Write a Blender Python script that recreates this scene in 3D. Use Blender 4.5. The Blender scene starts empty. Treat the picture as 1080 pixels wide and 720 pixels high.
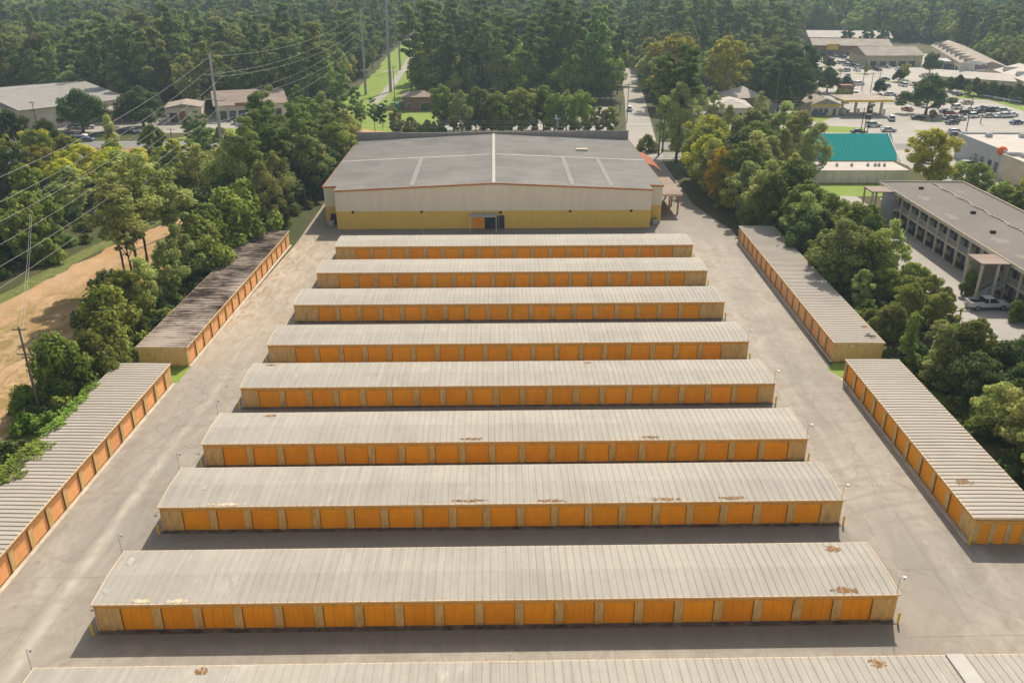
import bpy, math, random
import numpy as np
from mathutils import Vector, Matrix
from mathutils.geometry import tessellate_polygon
R = math.radians
random.seed(7)
sc = bpy.context.scene
C = sc.collection

# ------------------------------------------------------------------ camera
F, CH, PIT, YAW, CX = 903.4, 46.52, R(23.769), R(0.7555), 1.63
cam = bpy.data.cameras.new('camera'); co = bpy.data.objects.new('camera', cam); C.objects.link(co)
cam.sensor_width = 36; cam.lens = F / 1080 * 36; cam.clip_start = 0.5; cam.clip_end = 9000
co.location = (CX, 0, CH); co.rotation_euler = (R(90) - PIT, 0, YAW)
sc.camera = co

def G(px, py, z=0.0):
    """ground (or height z) position seen at a spot of the photograph: used only to survey where things stand"""
    a = (px - 540) / F; b = (py - 360) / F
    fy = math.cos(PIT) - b * math.sin(PIT); fz = -math.sin(PIT) - b * math.cos(PIT)
    X = a * math.cos(YAW) - fy * math.sin(YAW); Y = a * math.sin(YAW) + fy * math.cos(YAW)
    t = (z - CH) / fz
    return (CX + X * t, Y * t)

# ------------------------------------------------------------------ light
SV = Vector((0.85, 2.65, 2.72)).normalized()
EL = math.asin(SV.z); AZ = math.atan2(SV.x, SV.y)
w = bpy.data.worlds.new('World'); sc.world = w; w.use_nodes = True
nt = w.node_tree; bg = nt.nodes['Background']; sky = nt.nodes.new('ShaderNodeTexSky')
sky.sky_type = 'NISHITA'; sky.sun_disc = False; sky.sun_elevation = EL; sky.sun_rotation = AZ
sky.air_density = 1.0; sky.dust_density = 2.0; sky.ozone_density = 0.7
hsv = nt.nodes.new('ShaderNodeHueSaturation'); hsv.inputs['Saturation'].default_value = 0.5; hsv.inputs['Value'].default_value = 1.15
wm = nt.nodes.new('ShaderNodeMix'); wm.data_type = 'RGBA'; wm.blend_type = 'MULTIPLY'; wm.inputs[0].default_value = 1; wm.inputs[7].default_value = (1.0, 0.975, 0.93, 1)
nt.links.new(sky.outputs[0], hsv.inputs['Color']); nt.links.new(hsv.outputs[0], wm.inputs[6]); nt.links.new(wm.outputs[2], bg.inputs[0]); bg.inputs[1].default_value = 0.11
sl = bpy.data.lights.new('sun', 'SUN'); sl.energy = 4.9; sl.angle = R(0.6); sl.color = (1.0, 0.905, 0.765)
so = bpy.data.objects.new('sun', sl); C.objects.link(so)
so.rotation_euler = SV.to_track_quat('Z', 'Y').to_euler(); so.location = (0, 0, 200)
vs = sc.view_settings; vs.view_transform = 'Standard'; vs.look = 'None'; vs.gamma = 1; vs.exposure = 0.42
vs.use_curve_mapping = False
sc.cycles.max_bounces = 5; sc.cycles.diffuse_bounces = 3; sc.cycles.transparent_max_bounces = 6
sc.cycles.volume_bounces = 0

# ------------------------------------------------------------------ materials
def _n(nt, t, **kw):
    n = nt.nodes.new(t)
    for k, v in kw.items(): setattr(n, k, v)
    return n
def base_mat(name, rough=0.8, spec=0.3):
    m = bpy.data.materials.new(name); m.use_nodes = True
    b = m.node_tree.nodes['Principled BSDF']
    b.inputs['Roughness'].default_value = rough; b.inputs['Specular IOR Level'].default_value = spec
    return m, m.node_tree, b
def wpos(nt, sx=1, sy=1, sz=1, rot=0):
    g = _n(nt, 'ShaderNodeNewGeometry'); mp = _n(nt, 'ShaderNodeMapping')
    mp.inputs['Scale'].default_value = (sx, sy, sz); mp.inputs['Rotation'].default_value = (0, 0, rot)
    nt.links.new(g.outputs['Position'], mp.inputs['Vector']); return mp.outputs[0]
def noise(nt, vec, scale, detail=4, rough=0.6, dist=0):
    n = _n(nt, 'ShaderNodeTexNoise'); n.inputs['Scale'].default_value = scale
    n.inputs['Detail'].default_value = detail; n.inputs['Roughness'].default_value = rough
    n.inputs['Distortion'].default_value = dist
    nt.links.new(vec, n.inputs['Vector']); return n.outputs['Fac']
def ramp(nt, fac, lo, hi, a=0.0, b=1.0):
    n = _n(nt, 'ShaderNodeMapRange'); n.inputs[1].default_value = lo; n.inputs[2].default_value = hi
    n.inputs[3].default_value = a; n.inputs[4].default_value = b
    nt.links.new(fac, n.inputs[0]); return n.outputs[0]
def mix(nt, fac, a, b, mode='MIX'):
    n = _n(nt, 'ShaderNodeMix', data_type='RGBA', blend_type=mode)
    if isinstance(fac, float): n.inputs[0].default_value = fac
    else: nt.links.new(fac, n.inputs[0])
    for i, v in ((6, a), (7, b)):
        if isinstance(v, tuple): n.inputs[i].default_value = (*v[:3], 1)
        else: nt.links.new(v, n.inputs[i])
    return n.outputs[2]
def mth(nt, op, a, b=None):
    n = _n(nt, 'ShaderNodeMath', operation=op)
    for i, v in ((0, a), (1, b)):
        if v is None: continue
        if isinstance(v, (int, float)): n.inputs[i].default_value = v
        else: nt.links.new(v, n.inputs[i])
    return n.outputs[0]
def bump(nt, b, h, s=0.3, d=0.05):
    n = _n(nt, 'ShaderNodeBump'); n.inputs['Strength'].default_value = s; n.inputs['Distance'].default_value = d
    nt.links.new(h, n.inputs['Height']); nt.links.new(n.outputs[0], b.inputs['Normal'])
def simple(name, c1, c2=None, scale=1.0, rough=0.85, spec=0.06, metal=0.0, stretch=(1, 1, 1), bmp=0.0, lo=0.35, hi=0.65):
    m, nt, b = base_mat(name, rough, spec); b.inputs['Metallic'].default_value = metal
    if c2 is None: c2 = tuple(min(1, c * 0.82) for c in c1)
    v = wpos(nt, *stretch); f = ramp(nt, noise(nt, v, scale, 5), lo, hi)
    nt.links.new(mix(nt, f, c1, c2), b.inputs['Base Color'])
    if bmp: bump(nt, b, noise(nt, v, scale * 3, 5), bmp)
    return m

def mat_roof(name, base, dark, rust=0.5, along='x', rot=0.0, pale=(0.42, 0.385, 0.33)):
    m, nt, b = base_mat(name, 0.75, 0.12)
    # each metal panel weathers a little differently; streaks run down the slope
    vv = wpos(nt, 1, 1, 1, rot)
    st = _n(nt, 'ShaderNodeMapping')
    st.inputs['Scale'].default_value = (1.64, 0.06, 0.06) if along == 'x' else (0.06, 1.64, 0.06)
    nt.links.new(vv, st.inputs['Vector'])
    n1 = noise(nt, st.outputs[0], 1.3, 3, 0.7)
    n2 = noise(nt, vv, 0.11, 5, 0.62, 0.6)
    n3 = noise(nt, vv, 1.7, 6, 0.7)
    c = mix(nt, ramp(nt, n2, 0.35, 0.68), base, dark)
    c = mix(nt, ramp(nt, n1, 0.42, 0.66, 0, 0.42), c, pale)
    c = mix(nt, ramp(nt, n3, 0.35, 0.75, 0.0, 0.28), c, tuple(x * 0.6 for x in base))
    st2 = _n(nt, 'ShaderNodeMapping')
    st2.inputs['Scale'].default_value = (0.5, 0.16, 0.2) if along == 'x' else (0.16, 0.5, 0.2)
    nt.links.new(vv, st2.inputs['Vector'])
    wp = ramp(nt, noise(nt, st2.outputs[0], 0.9, 6, 0.7, 0.8), 0.60, 0.72, 0, 0.45)
    c = mix(nt, wp, c, (0.50, 0.475, 0.43))
    n4 = noise(nt, vv, 0.45, 6, 0.72, 0.5)
    rm = ramp(nt, n4, 0.70 - 0.06 * rust, 0.76 - 0.06 * rust, 0, min(1, rust))
    c = mix(nt, rm, c, (0.33, 0.19, 0.09))
    nt.links.new(c, b.inputs['Base Color'])
    return m

def mat_yard():
    m, nt, b = base_mat('yard_paving', 0.9, 0.2)
    v = wpos(nt)
    c = mix(nt, ramp(nt, noise(nt, v, 0.05, 6, 0.65, 0.8), 0.35, 0.66), (0.315, 0.282, 0.238), (0.225, 0.203, 0.175))
    vs_ = wpos(nt, 0.35, 0.045, 1)
    c = mix(nt, ramp(nt, noise(nt, vs_, 1.0, 5, 0.6, 1.2), 0.45, 0.72, 0, 0.6), c, (0.39, 0.355, 0.305))
    c = mix(nt, ramp(nt, noise(nt, v, 0.33, 8, 0.75, 1.5), 0.46, 0.66, 0, 0.7), c, (0.20, 0.17, 0.135))
    c = mix(nt, ramp(nt, noise(nt, v, 1.6, 8, 0.8), 0.44, 0.70, 0, 0.5), c, (0.23, 0.20, 0.165))
    # oil drips
    c = mix(nt, ramp(nt, noise(nt, v, 0.9, 2, 0.4), 0.70, 0.76, 0, 0.45), c, (0.13, 0.115, 0.10))
    # worn curved tyre streaks
    wv = _n(nt, 'ShaderNodeTexWave', wave_type='RINGS', rings_direction='SPHERICAL')
    mp = _n(nt, 'ShaderNodeMapping'); mp.inputs['Location'].default_value = (-44, -43, 0)
    g = _n(nt, 'ShaderNodeNewGeometry'); nt.links.new(g.outputs['Position'], mp.inputs[0]); nt.links.new(mp.outputs[0], wv.inputs[0])
    wv.inputs['Scale'].default_value = 0.14; wv.inputs['Distortion'].default_value = 5; wv.inputs['Detail'].default_value = 4; wv.inputs['Detail Scale'].default_value = 0.5
    msk = ramp(nt, noise(nt, v, 0.045, 2), 0.48, 0.62)
    c = mix(nt, mth(nt, 'MULTIPLY', ramp(nt, wv.outputs['Fac'], 0.75, 1.0, 0, 0.55), msk), c, (0.22, 0.20, 0.17))
    sp0 = _n(nt, 'ShaderNodeSeparateXYZ'); nt.links.new(g.outputs['Position'], sp0.inputs[0])
    cx0 = mth(nt, 'ADD', sp0.outputs[0], mth(nt, 'MULTIPLY', noise(nt, v, 0.06, 3), 3.0))
    dd = mth(nt, 'ABSOLUTE', mth(nt, 'ADD', cx0, 33.6))
    st_ = mth(nt, 'MULTIPLY', ramp(nt, dd, 0.0, 0.8, 0.4, 0), mth(nt, 'MULTIPLY', ramp(nt, sp0.outputs[1], 90, 75, 0, 1), ramp(nt, noise(nt, v, 0.4, 5), 0.3, 0.6)))
    c = mix(nt, st_, c, (0.56, 0.51, 0.42))
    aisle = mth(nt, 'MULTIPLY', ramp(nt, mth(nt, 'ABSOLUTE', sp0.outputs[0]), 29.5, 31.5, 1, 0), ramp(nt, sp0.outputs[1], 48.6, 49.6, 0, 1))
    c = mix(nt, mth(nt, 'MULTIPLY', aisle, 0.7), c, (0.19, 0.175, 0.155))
    # cracks
    vo = _n(nt, 'ShaderNodeTexVoronoi', feature='DISTANCE_TO_EDGE'); vo.inputs['Scale'].default_value = 0.13
    nz = _n(nt, 'ShaderNodeTexNoise'); nz.inputs['Scale'].default_value = 0.5; nz.inputs['Detail'].default_value = 5
    nt.links.new(v, nz.inputs['Vector'])
    ad = _n(nt, 'ShaderNodeVectorMath', operation='MULTIPLY_ADD'); ad.inputs[1].default_value = (3, 3, 0)
    nt.links.new(nz.outputs['Color'], ad.inputs[0]); nt.links.new(v, ad.inputs[2]); nt.links.new(ad.outputs[0], vo.inputs['Vector'])
    ck = mth(nt, 'MULTIPLY', ramp(nt, vo.outputs['Distance'], 0.0, 0.006, 0.4, 0), ramp(nt, noise(nt, v, 0.03, 2), 0.44, 0.56))
    c = mix(nt, ck, c, (0.12, 0.10, 0.085))
    # leaf litter and dirt blown under the trees along the left drive
    sp = _n(nt, 'ShaderNodeSeparateXYZ'); nt.links.new(g.outputs['Position'], sp.inputs[0])
    lx = ramp(nt, sp.outputs[0], -41, -27, 1.0, 0.0); ly = ramp(nt, sp.outputs[1], 92, 112, 0.0, 1.0)
    lit = mth(nt, 'MULTIPLY', mth(nt, 'MULTIPLY', lx, ly), ramp(nt, noise(nt, wpos(nt, 1, 0.35, 1), 0.8, 7, 0.75, 1.0), 0.42, 0.62, 0, 0.95))
    c = mix(nt, mth(nt, 'MULTIPLY', lx, mth(nt, 'MULTIPLY', ly, 0.6)), c, (0.50, 0.42, 0.32)); c = mix(nt, lit, c, (0.21, 0.14, 0.085))
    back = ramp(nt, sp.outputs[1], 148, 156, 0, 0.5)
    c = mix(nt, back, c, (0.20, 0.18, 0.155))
    nt.links.new(c, b.inputs['Base Color'])
    bump(nt, b, noise(nt, v, 2.5, 6, 0.75), 0.25, 0.05)
    return m
def mat_dirt():
    m, nt, b = base_mat('sandy_dirt', 0.95, 0.1); v = wpos(nt, 1, 0.45, 1, R(-35))
    c = mix(nt, ramp(nt, noise(nt, v, 0.12, 6, 0.6, 0.8), 0.36, 0.62), (0.44, 0.305, 0.19), (0.36, 0.22, 0.105))
    gx = _n(nt, 'ShaderNodeNewGeometry'); sx = _n(nt, 'ShaderNodeSeparateXYZ'); nt.links.new(gx.outputs['Position'], sx.inputs[0])
    road = ramp(nt, mth(nt, 'ADD', sx.outputs[0], mth(nt, 'MULTIPLY', sx.outputs[1], -0.22)), -101, -95, 0.25, 1.0)
    c = mix(nt, mth(nt, 'MULTIPLY', road, ramp(nt, noise(nt, v, 0.24, 9, 0.8, 2.0), 0.44, 0.54, 0, 0.85)), c, (0.20, 0.135, 0.045))
    c = mix(nt, mth(nt, 'MULTIPLY', road, ramp(nt, noise(nt, v, 1.1, 8, 0.8, 1.5), 0.50, 0.62, 0, 0.7)), c, (0.15, 0.125, 0.04))
    rut = ramp(nt, noise(nt, wpos(nt, 1.2, 0.05, 1, R(9)), 1.2, 3), 0.5, 0.62, 0, 0.35)
    c = mix(nt, rut, c, (0.34, 0.22, 0.12))
    c = mix(nt, ramp(nt, noise(nt, v, 0.08, 3, 0.5), 0.55, 0.72, 0, 0.6), c, (0.17, 0.15, 0.05))
    nt.links.new(c, b.inputs['Base Color']); return m
def mat_ground():
    m, nt, b = base_mat('woodland_ground', 0.95, 0.1); v = wpos(nt)
    c = mix(nt, ramp(nt, noise(nt, v, 0.03, 6), 0.4, 0.6), (0.05, 0.062, 0.022), (0.085, 0.075, 0.035))
    c = mix(nt, ramp(nt, noise(nt, v, 0.7, 6, 0.7), 0.45, 0.7, 0, 0.8), c, (0.035, 0.05, 0.015))
    nt.links.new(c, b.inputs['Base Color']); return m
def mat_leaf(name, c1, c2, trans=0.38, scale=0.35, hv=0.02):
    m = bpy.data.materials.new(name); m.use_nodes = True; nt = m.node_tree; b = nt.nodes['Principled BSDF']
    b.inputs['Roughness'].default_value = 0.75; b.inputs['Specular IOR Level'].default_value = 0.15
    v = wpos(nt)
    oi = _n(nt, 'ShaderNodeObjectInfo')
    f = ramp(nt, noise(nt, v, scale, 4, 0.6), 0.38, 0.62)
    c = mix(nt, f, c1, c2)
    f2 = ramp(nt, noise(nt, v, 2.2, 3, 0.6), 0.42, 0.66, 0.0, 0.75)
    c = mix(nt, f2, c, tuple(x * 1.6 for x in c1))
    hs = _n(nt, 'ShaderNodeHueSaturation')
    nt.links.new(ramp(nt, oi.outputs['Random'], 0, 1, 0.5 - hv, 0.5 + hv), hs.inputs['Hue'])
    rr = mth(nt, 'FRACT', mth(nt, 'MULTIPLY', oi.outputs['Random'], 7.31))
    nt.links.new(ramp(nt, rr, 0, 1, 0.62, 1.38), hs.inputs['Value'])
    hs.inputs['Saturation'].default_value = 0.98
    nt.links.new(c, hs.inputs['Color']); nt.links.new(hs.outputs[0], b.inputs['Base Color'])
    tr = _n(nt, 'ShaderNodeBsdfTranslucent'); nt.links.new(hs.outputs[0], tr.inputs[0])
    ms = _n(nt, 'ShaderNodeMixShader'); ms.inputs[0].default_value = trans
    out = nt.nodes['Material Output']
    nt.links.new(b.outputs[0], ms.inputs[1]); nt.links.new(tr.outputs[0], ms.inputs[2]); nt.links.new(ms.outputs[0], out.inputs[0])
    return m
def mat_asphalt(name, c1, c2):
    m, nt, b = base_mat(name, 0.9, 0.2); v = wpos(nt)
    c = mix(nt, ramp(nt, noise(nt, v, 0.04, 6, 0.6, 0.5), 0.35, 0.65), c1, c2)
    c = mix(nt, ramp(nt, noise(nt, v, 0.5, 6, 0.7), 0.5, 0.8, 0, 0.35), c, tuple(x * 0.6 for x in c1))
    nt.links.new(c, b.inputs['Base Color']); return m
def mat_wall(name, c1, c2, dirt=(0.16, 0.11, 0.055)):
    m, nt, b = base_mat(name, 0.85, 0.2); v = wpos(nt, 1, 1, 0.25)
    c = mix(nt, ramp(nt, noise(nt, v, 3.2, 6, 0.8), 0.38, 0.60), c1, c2)
    c = mix(nt, ramp(nt, noise(nt, v, 1.5, 6, 0.8), 0.52, 0.72, 0, 0.6), c, dirt)
    g = _n(nt, 'ShaderNodeNewGeometry'); sp = _n(nt, 'ShaderNodeSeparateXYZ'); nt.links.new(g.outputs['Position'], sp.inputs[0])
    sp2 = mth(nt, 'MULTIPLY', ramp(nt, sp.outputs[2], 0.0, 0.45, 0.8, 0), ramp(nt, noise(nt, wpos(nt), 1.2, 4), 0.35, 0.6))
    c = mix(nt, sp2, c, dirt)
    nt.links.new(c, b.inputs['Base Color']); bump(nt, b, noise(nt, v, 14, 3), 0.2, 0.02); return m
def mat_door(name, c1):
    m, nt, b = base_mat(name, 0.55, 0.35); v = wpos(nt, 1, 1, 0.5)
    c = mix(nt, ramp(nt, noise(nt, v, 1.3, 5, 0.6), 0.35, 0.7), c1, tuple(x * 0.86 for x in c1))
    c = mix(nt, ramp(nt, noise(nt, wpos(nt, 1, 1, 1), 0.33, 2), 0.45, 0.6, 0, 0.3), c, tuple(x * 1.1 for x in c1))
    oi = _n(nt, 'ShaderNodeObjectInfo'); hs = _n(nt, 'ShaderNodeHueSaturation'); nt.links.new(c, hs.inputs['Color'])
    nt.links.new(ramp(nt, oi.outputs['Random'], 0, 1, 0.90, 1.03), hs.inputs['Value']); nt.links.new(ramp(nt, mth(nt, 'FRACT', mth(nt, 'MULTIPLY', oi.outputs['Random'], 5.7)), 0, 1, 0.497, 0.502), hs.inputs['Hue'])
    c = hs.outputs[0]
    nt.links.new(c, b.inputs['Base Color'])
    wv = _n(nt, 'ShaderNodeTexWave', bands_direction='Z'); wv.inputs['Scale'].default_value = 3.2
    nt.links.new(wpos(nt), wv.inputs[0]); bump(nt, b, wv.outputs['Fac'], 0.5, 0.03); return m
def mat_siding(name, c1, c2, sc_=1.6, axis='X'):
    m, nt, b = base_mat(name, 0.85, 0.05)
    c = mix(nt, ramp(nt, noise(nt, wpos(nt, 1, 1, 0.12), 0.9, 6, 0.7), 0.35, 0.75), c1, c2)
    nt.links.new(c, b.inputs['Base Color'])
    wv = _n(nt, 'ShaderNodeTexWave', bands_direction=axis); wv.inputs['Scale'].default_value = sc_
    nt.links.new(wpos(nt), wv.inputs[0]); bump(nt, b, wv.outputs['Fac'], 0.25, 0.04); return m

M = {}
M['yard'] = mat_yard(); M['dirt'] = mat_dirt(); M['ground'] = mat_ground()
M['roof'] = mat_roof('galvanised_roof', (0.345, 0.318, 0.275), (0.275, 0.255, 0.22), 0.35, 'x', R(-1.84))
M['roof_side'] = mat_roof('galvanised_roof_side', (0.39, 0.345, 0.29), (0.32, 0.285, 0.24), 0.4, 'y')
M['roof_dirty_glint'] = mat_roof('stained_glint_roof', (0.27, 0.225, 0.19), (0.085, 0.062, 0.05), 0.8, 'y', 0, (0.40, 0.35, 0.30))
def mat_dirty_glint():
    m, nt, b = base_mat('stained_glint_roof', 0.85, 0.05)
    v = wpos(nt, 0.22, 1.64, 1)
    n1 = noise(nt, v, 1.6, 5, 0.75, 0.5); n2 = noise(nt, wpos(nt), 0.13, 4, 0.6)
    f = ramp(nt, mth(nt, 'ADD', mth(nt, 'MULTIPLY', n1, 0.62), mth(nt, 'MULTIPLY', n2, 0.75)), 0.60, 0.80)
    c = mix(nt, f, (0.040, 0.027, 0.021), (0.42, 0.35, 0.29))  # dark brown is real dirt; pale streaks are sun glints put into the colour
    nt.links.new(c, b.inputs['Base Color']); return m
M['roof_dirty_glint'] = mat_dirty_glint()
M['wh_roof'] = mat_roof('warehouse_roof', (0.29, 0.275, 0.255), (0.195, 0.186, 0.175), 0.0, 'y', 0, (0.35, 0.33, 0.30))
M['wall'] = mat_wall('tan_aggregate_wall', (0.66, 0.44, 0.19), (0.50, 0.32, 0.12))
M['header'] = mat_wall('ochre_header', (0.66, 0.34, 0.07), (0.56, 0.28, 0.06))
M['endwall'] = mat_wall('yellow_tan_wall', (0.62, 0.46, 0.20), (0.54, 0.385, 0.155))
M['door'] = mat_door('orange_door', (0.90, 0.345, 0.006))
M['door_side'] = mat_door('sunlit_orange_door', (0.85, 0.40, 0.15))  # paler than the front doors: sunlight on the side doors painted into the colour
M['fascia'] = simple('peach_fascia', (0.72, 0.56, 0.40), (0.58, 0.42, 0.27), 1.5)
M['jamb'] = simple('brown_door_jamb', (0.26, 0.12, 0.035), (0.18, 0.09, 0.03), 1.5)
M['white'] = simple('white_paint', (0.66, 0.63, 0.58), (0.56, 0.53, 0.48), 0.8, 0.5)
M['seam'] = simple('pale_seam_metal', (.43, .41, .37), (.36, .34, .31), .6, .9, .03)
M['dark'] = simple('dark_recess', (0.04, 0.035, 0.03), (0.025, 0.02, 0.02), 1)
M['curb'] = simple('stained_curb', (0.20, 0.17, 0.13), (0.07, 0.055, 0.045), 1.2)
M['curb_light'] = simple('concrete_apron', (0.50, 0.44, 0.35), (0.36, 0.31, 0.25), 0.8)
M['rust'] = simple('rust', (0.15, 0.075, 0.028), (0.30, 0.175, 0.08), 3.5, 0.9)
M['yellow'] = simple('yellow_paint', (0.75, 0.52, 0.04), (0.6, 0.4, 0.04), 2, 0.5)
M['steel'] = simple('galvanised_steel', (0.40, 0.41, 0.41), (0.30, 0.31, 0.31), 1, 0.5, 0.4, 0.3)
M['polegrey'] = simple('transmission_pole_steel', (0.42, 0.43, 0.42), (0.34, 0.35, 0.34), 0.4, 0.6)
M['wood'] = simple('weathered_pole_wood', (0.20, 0.165, 0.13), (0.13, 0.10, 0.08), 2, 0.9, stretch=(1, 1, .1))
M['bark'] = simple('bark', (0.13, 0.095, 0.065), (0.075, 0.055, 0.04), 3, 0.95, 0.1, stretch=(1, 1, .2))
M['wire'] = simple('aluminium_wire', (0.42, 0.41, 0.38), (0.36, 0.35, 0.33), 1, 0.6)
M['beige'] = mat_siding('beige_siding', (0.76, 0.68, 0.54), (0.66, 0.58, 0.45))
M['gold'] = mat_siding('gold_siding', (0.70, 0.48, 0.12), (0.62, 0.42, 0.10))
M['rusttrim'] = simple('rust_orange_trim', (0.48, 0.20, 0.07), (0.36, 0.15, 0.05), 0.6)
M['glass'] = simple('dark_glass', (0.02, 0.025, 0.035), (0.03, 0.035, 0.045), 1, 0.12, 0.6)
M['rubber'] = simple('rubber', (0.02, 0.02, 0.02), (0.03, 0.03, 0.03), 3)
M['grass'] = simple('lawn_grass', (0.15, 0.23, 0.035), (0.20, 0.24, 0.055), 0.25, 0.95, 0.1, bmp=0.4)
M['dullgrass'] = simple('rough_grass', (0.075, 0.11, 0.025), (0.17, 0.165, 0.06), 0.9, 0.95, 0.1, bmp=0.4)

M['asphalt'] = mat_asphalt('grey_highway', (0.16, 0.157, 0.15), (0.20, 0.195, 0.185))
M['lot'] = mat_asphalt('pale_parking_lot', (0.27, 0.25, 0.225), (0.335, 0.31, 0.28))
M['street'] = mat_asphalt('pale_street', (0.26, 0.24, 0.21), (0.32, 0.295, 0.26))
M['paint'] = simple('road_paint', (0.7, 0.69, 0.65), (0.55, 0.54, 0.5), 0.8)
M['ypaint'] = simple('yellow_road_paint', (0.62, 0.45, 0.08), (0.5, 0.36, 0.08), 0.8)
M['teal'] = mat_siding('teal_metal_roof', (0.004, 0.25, 0.25), (0.004, 0.21, 0.215), 0.8)
M['flatroof'] = mat_asphalt('gravel_roof', (0.16, 0.142, 0.125), (0.12, 0.107, 0.095))
M['whiteroof'] = simple('white_membrane', (0.47, 0.43, 0.385), (0.39, 0.355, 0.32), 0.3)
M['tanroof'] = simple('tan_shingle', (0.33, 0.285, 0.24), (0.24, 0.205, 0.175), 0.25)
M['pinkroof'] = simple('weathered_metal_roof', (0.27, 0.215, 0.175), (0.215, 0.17, 0.14), 0.3, stretch=(.3, 1, 1))
M['cream'] = simple('cream_stucco', (0.62, 0.54, 0.42), (0.52, 0.45, 0.34), 0.6)
M['greywall'] = simple('grey_block', (0.46, 0.47, 0.47), (0.38, 0.39, 0.40), 0.5)
M['brick'] = simple('brown_brick', (0.20, 0.10, 0.07), (0.27, 0.15, 0.11), 2.0)
M['redawn'] = simple('red_awning', (0.33, 0.12, 0.07), (0.25, 0.10, 0.06), 0.6)
M['plaster'] = simple('motel_plaster', (0.46, 0.41, 0.33), (0.38, 0.33, 0.26), 0.8)
M['bluedoor'] = simple('motel_blue_door', (0.09, 0.11, 0.20), (0.07, 0.08, 0.14), 1)
M['rail'] = simple('pale_railing', (0.50, 0.50, 0.52), (0.42, 0.42, 0.44), 1)
M['orange'] = simple('orange_sign', (0.75, 0.16, 0.05), (0.6, 0.12, 0.04), 1)
M['signdark'] = simple('dark_sign', (0.06, 0.045, 0.04), (0.09, 0.06, 0.05), 1)
M['purple'] = simple('dusky_purple_text', (0.12, 0.07, 0.12), (0.16, 0.10, 0.14), 1)
M['turq'] = simple('turquoise_sheet', (0.10, 0.33, 0.37), (0.35, 0.46, 0.47), 1.3)
for k, c in dict(c_white=(.75, .75, .74), c_silver=(.42, .43, .44), c_black=(.025, .025, .03), c_red=(.28, .03, .03), c_blue=(.04, .07, .17), c_tan=(.36, .30, .22)).items():
    M[k] = simple('car_paint_' + k[2:], c, tuple(x * .9 for x in c), .5, .25, .5)
LEAF = {
 'oak':  mat_leaf('dark_oak_leaves', (0.085, 0.125, 0.032), (0.040, 0.064, 0.018)),
 'mid':  mat_leaf('green_leaves', (0.215, 0.255, 0.040), (0.090, 0.125, 0.022)),
 'lite': mat_leaf('olive_leaves', (0.330, 0.350, 0.100), (0.160, 0.195, 0.050)),
 'yel':  mat_leaf('yellow_green_leaves', (0.43, 0.41, 0.032), (0.21, 0.26, 0.028)),
 'gold': mat_leaf('golden_leaves', (0.58, 0.40, 0.02), (0.30, 0.26, 0.03)),
 'syc':  mat_leaf('yellowing_leaves', (0.42, 0.37, 0.025), (0.13, 0.165, 0.02), scale=0.22),
 'pine': mat_leaf('pine_needles', (0.165, 0.225, 0.058), (0.088, 0.125, 0.032)),
 'far':  mat_leaf('distant_woods', (0.190, 0.225, 0.058), (0.074, 0.104, 0.028), hv=0.035),
 'vine': mat_leaf('vine_leaves', (0.19, 0.26, 0.03), (0.09, 0.15, 0.02)),
}

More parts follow.
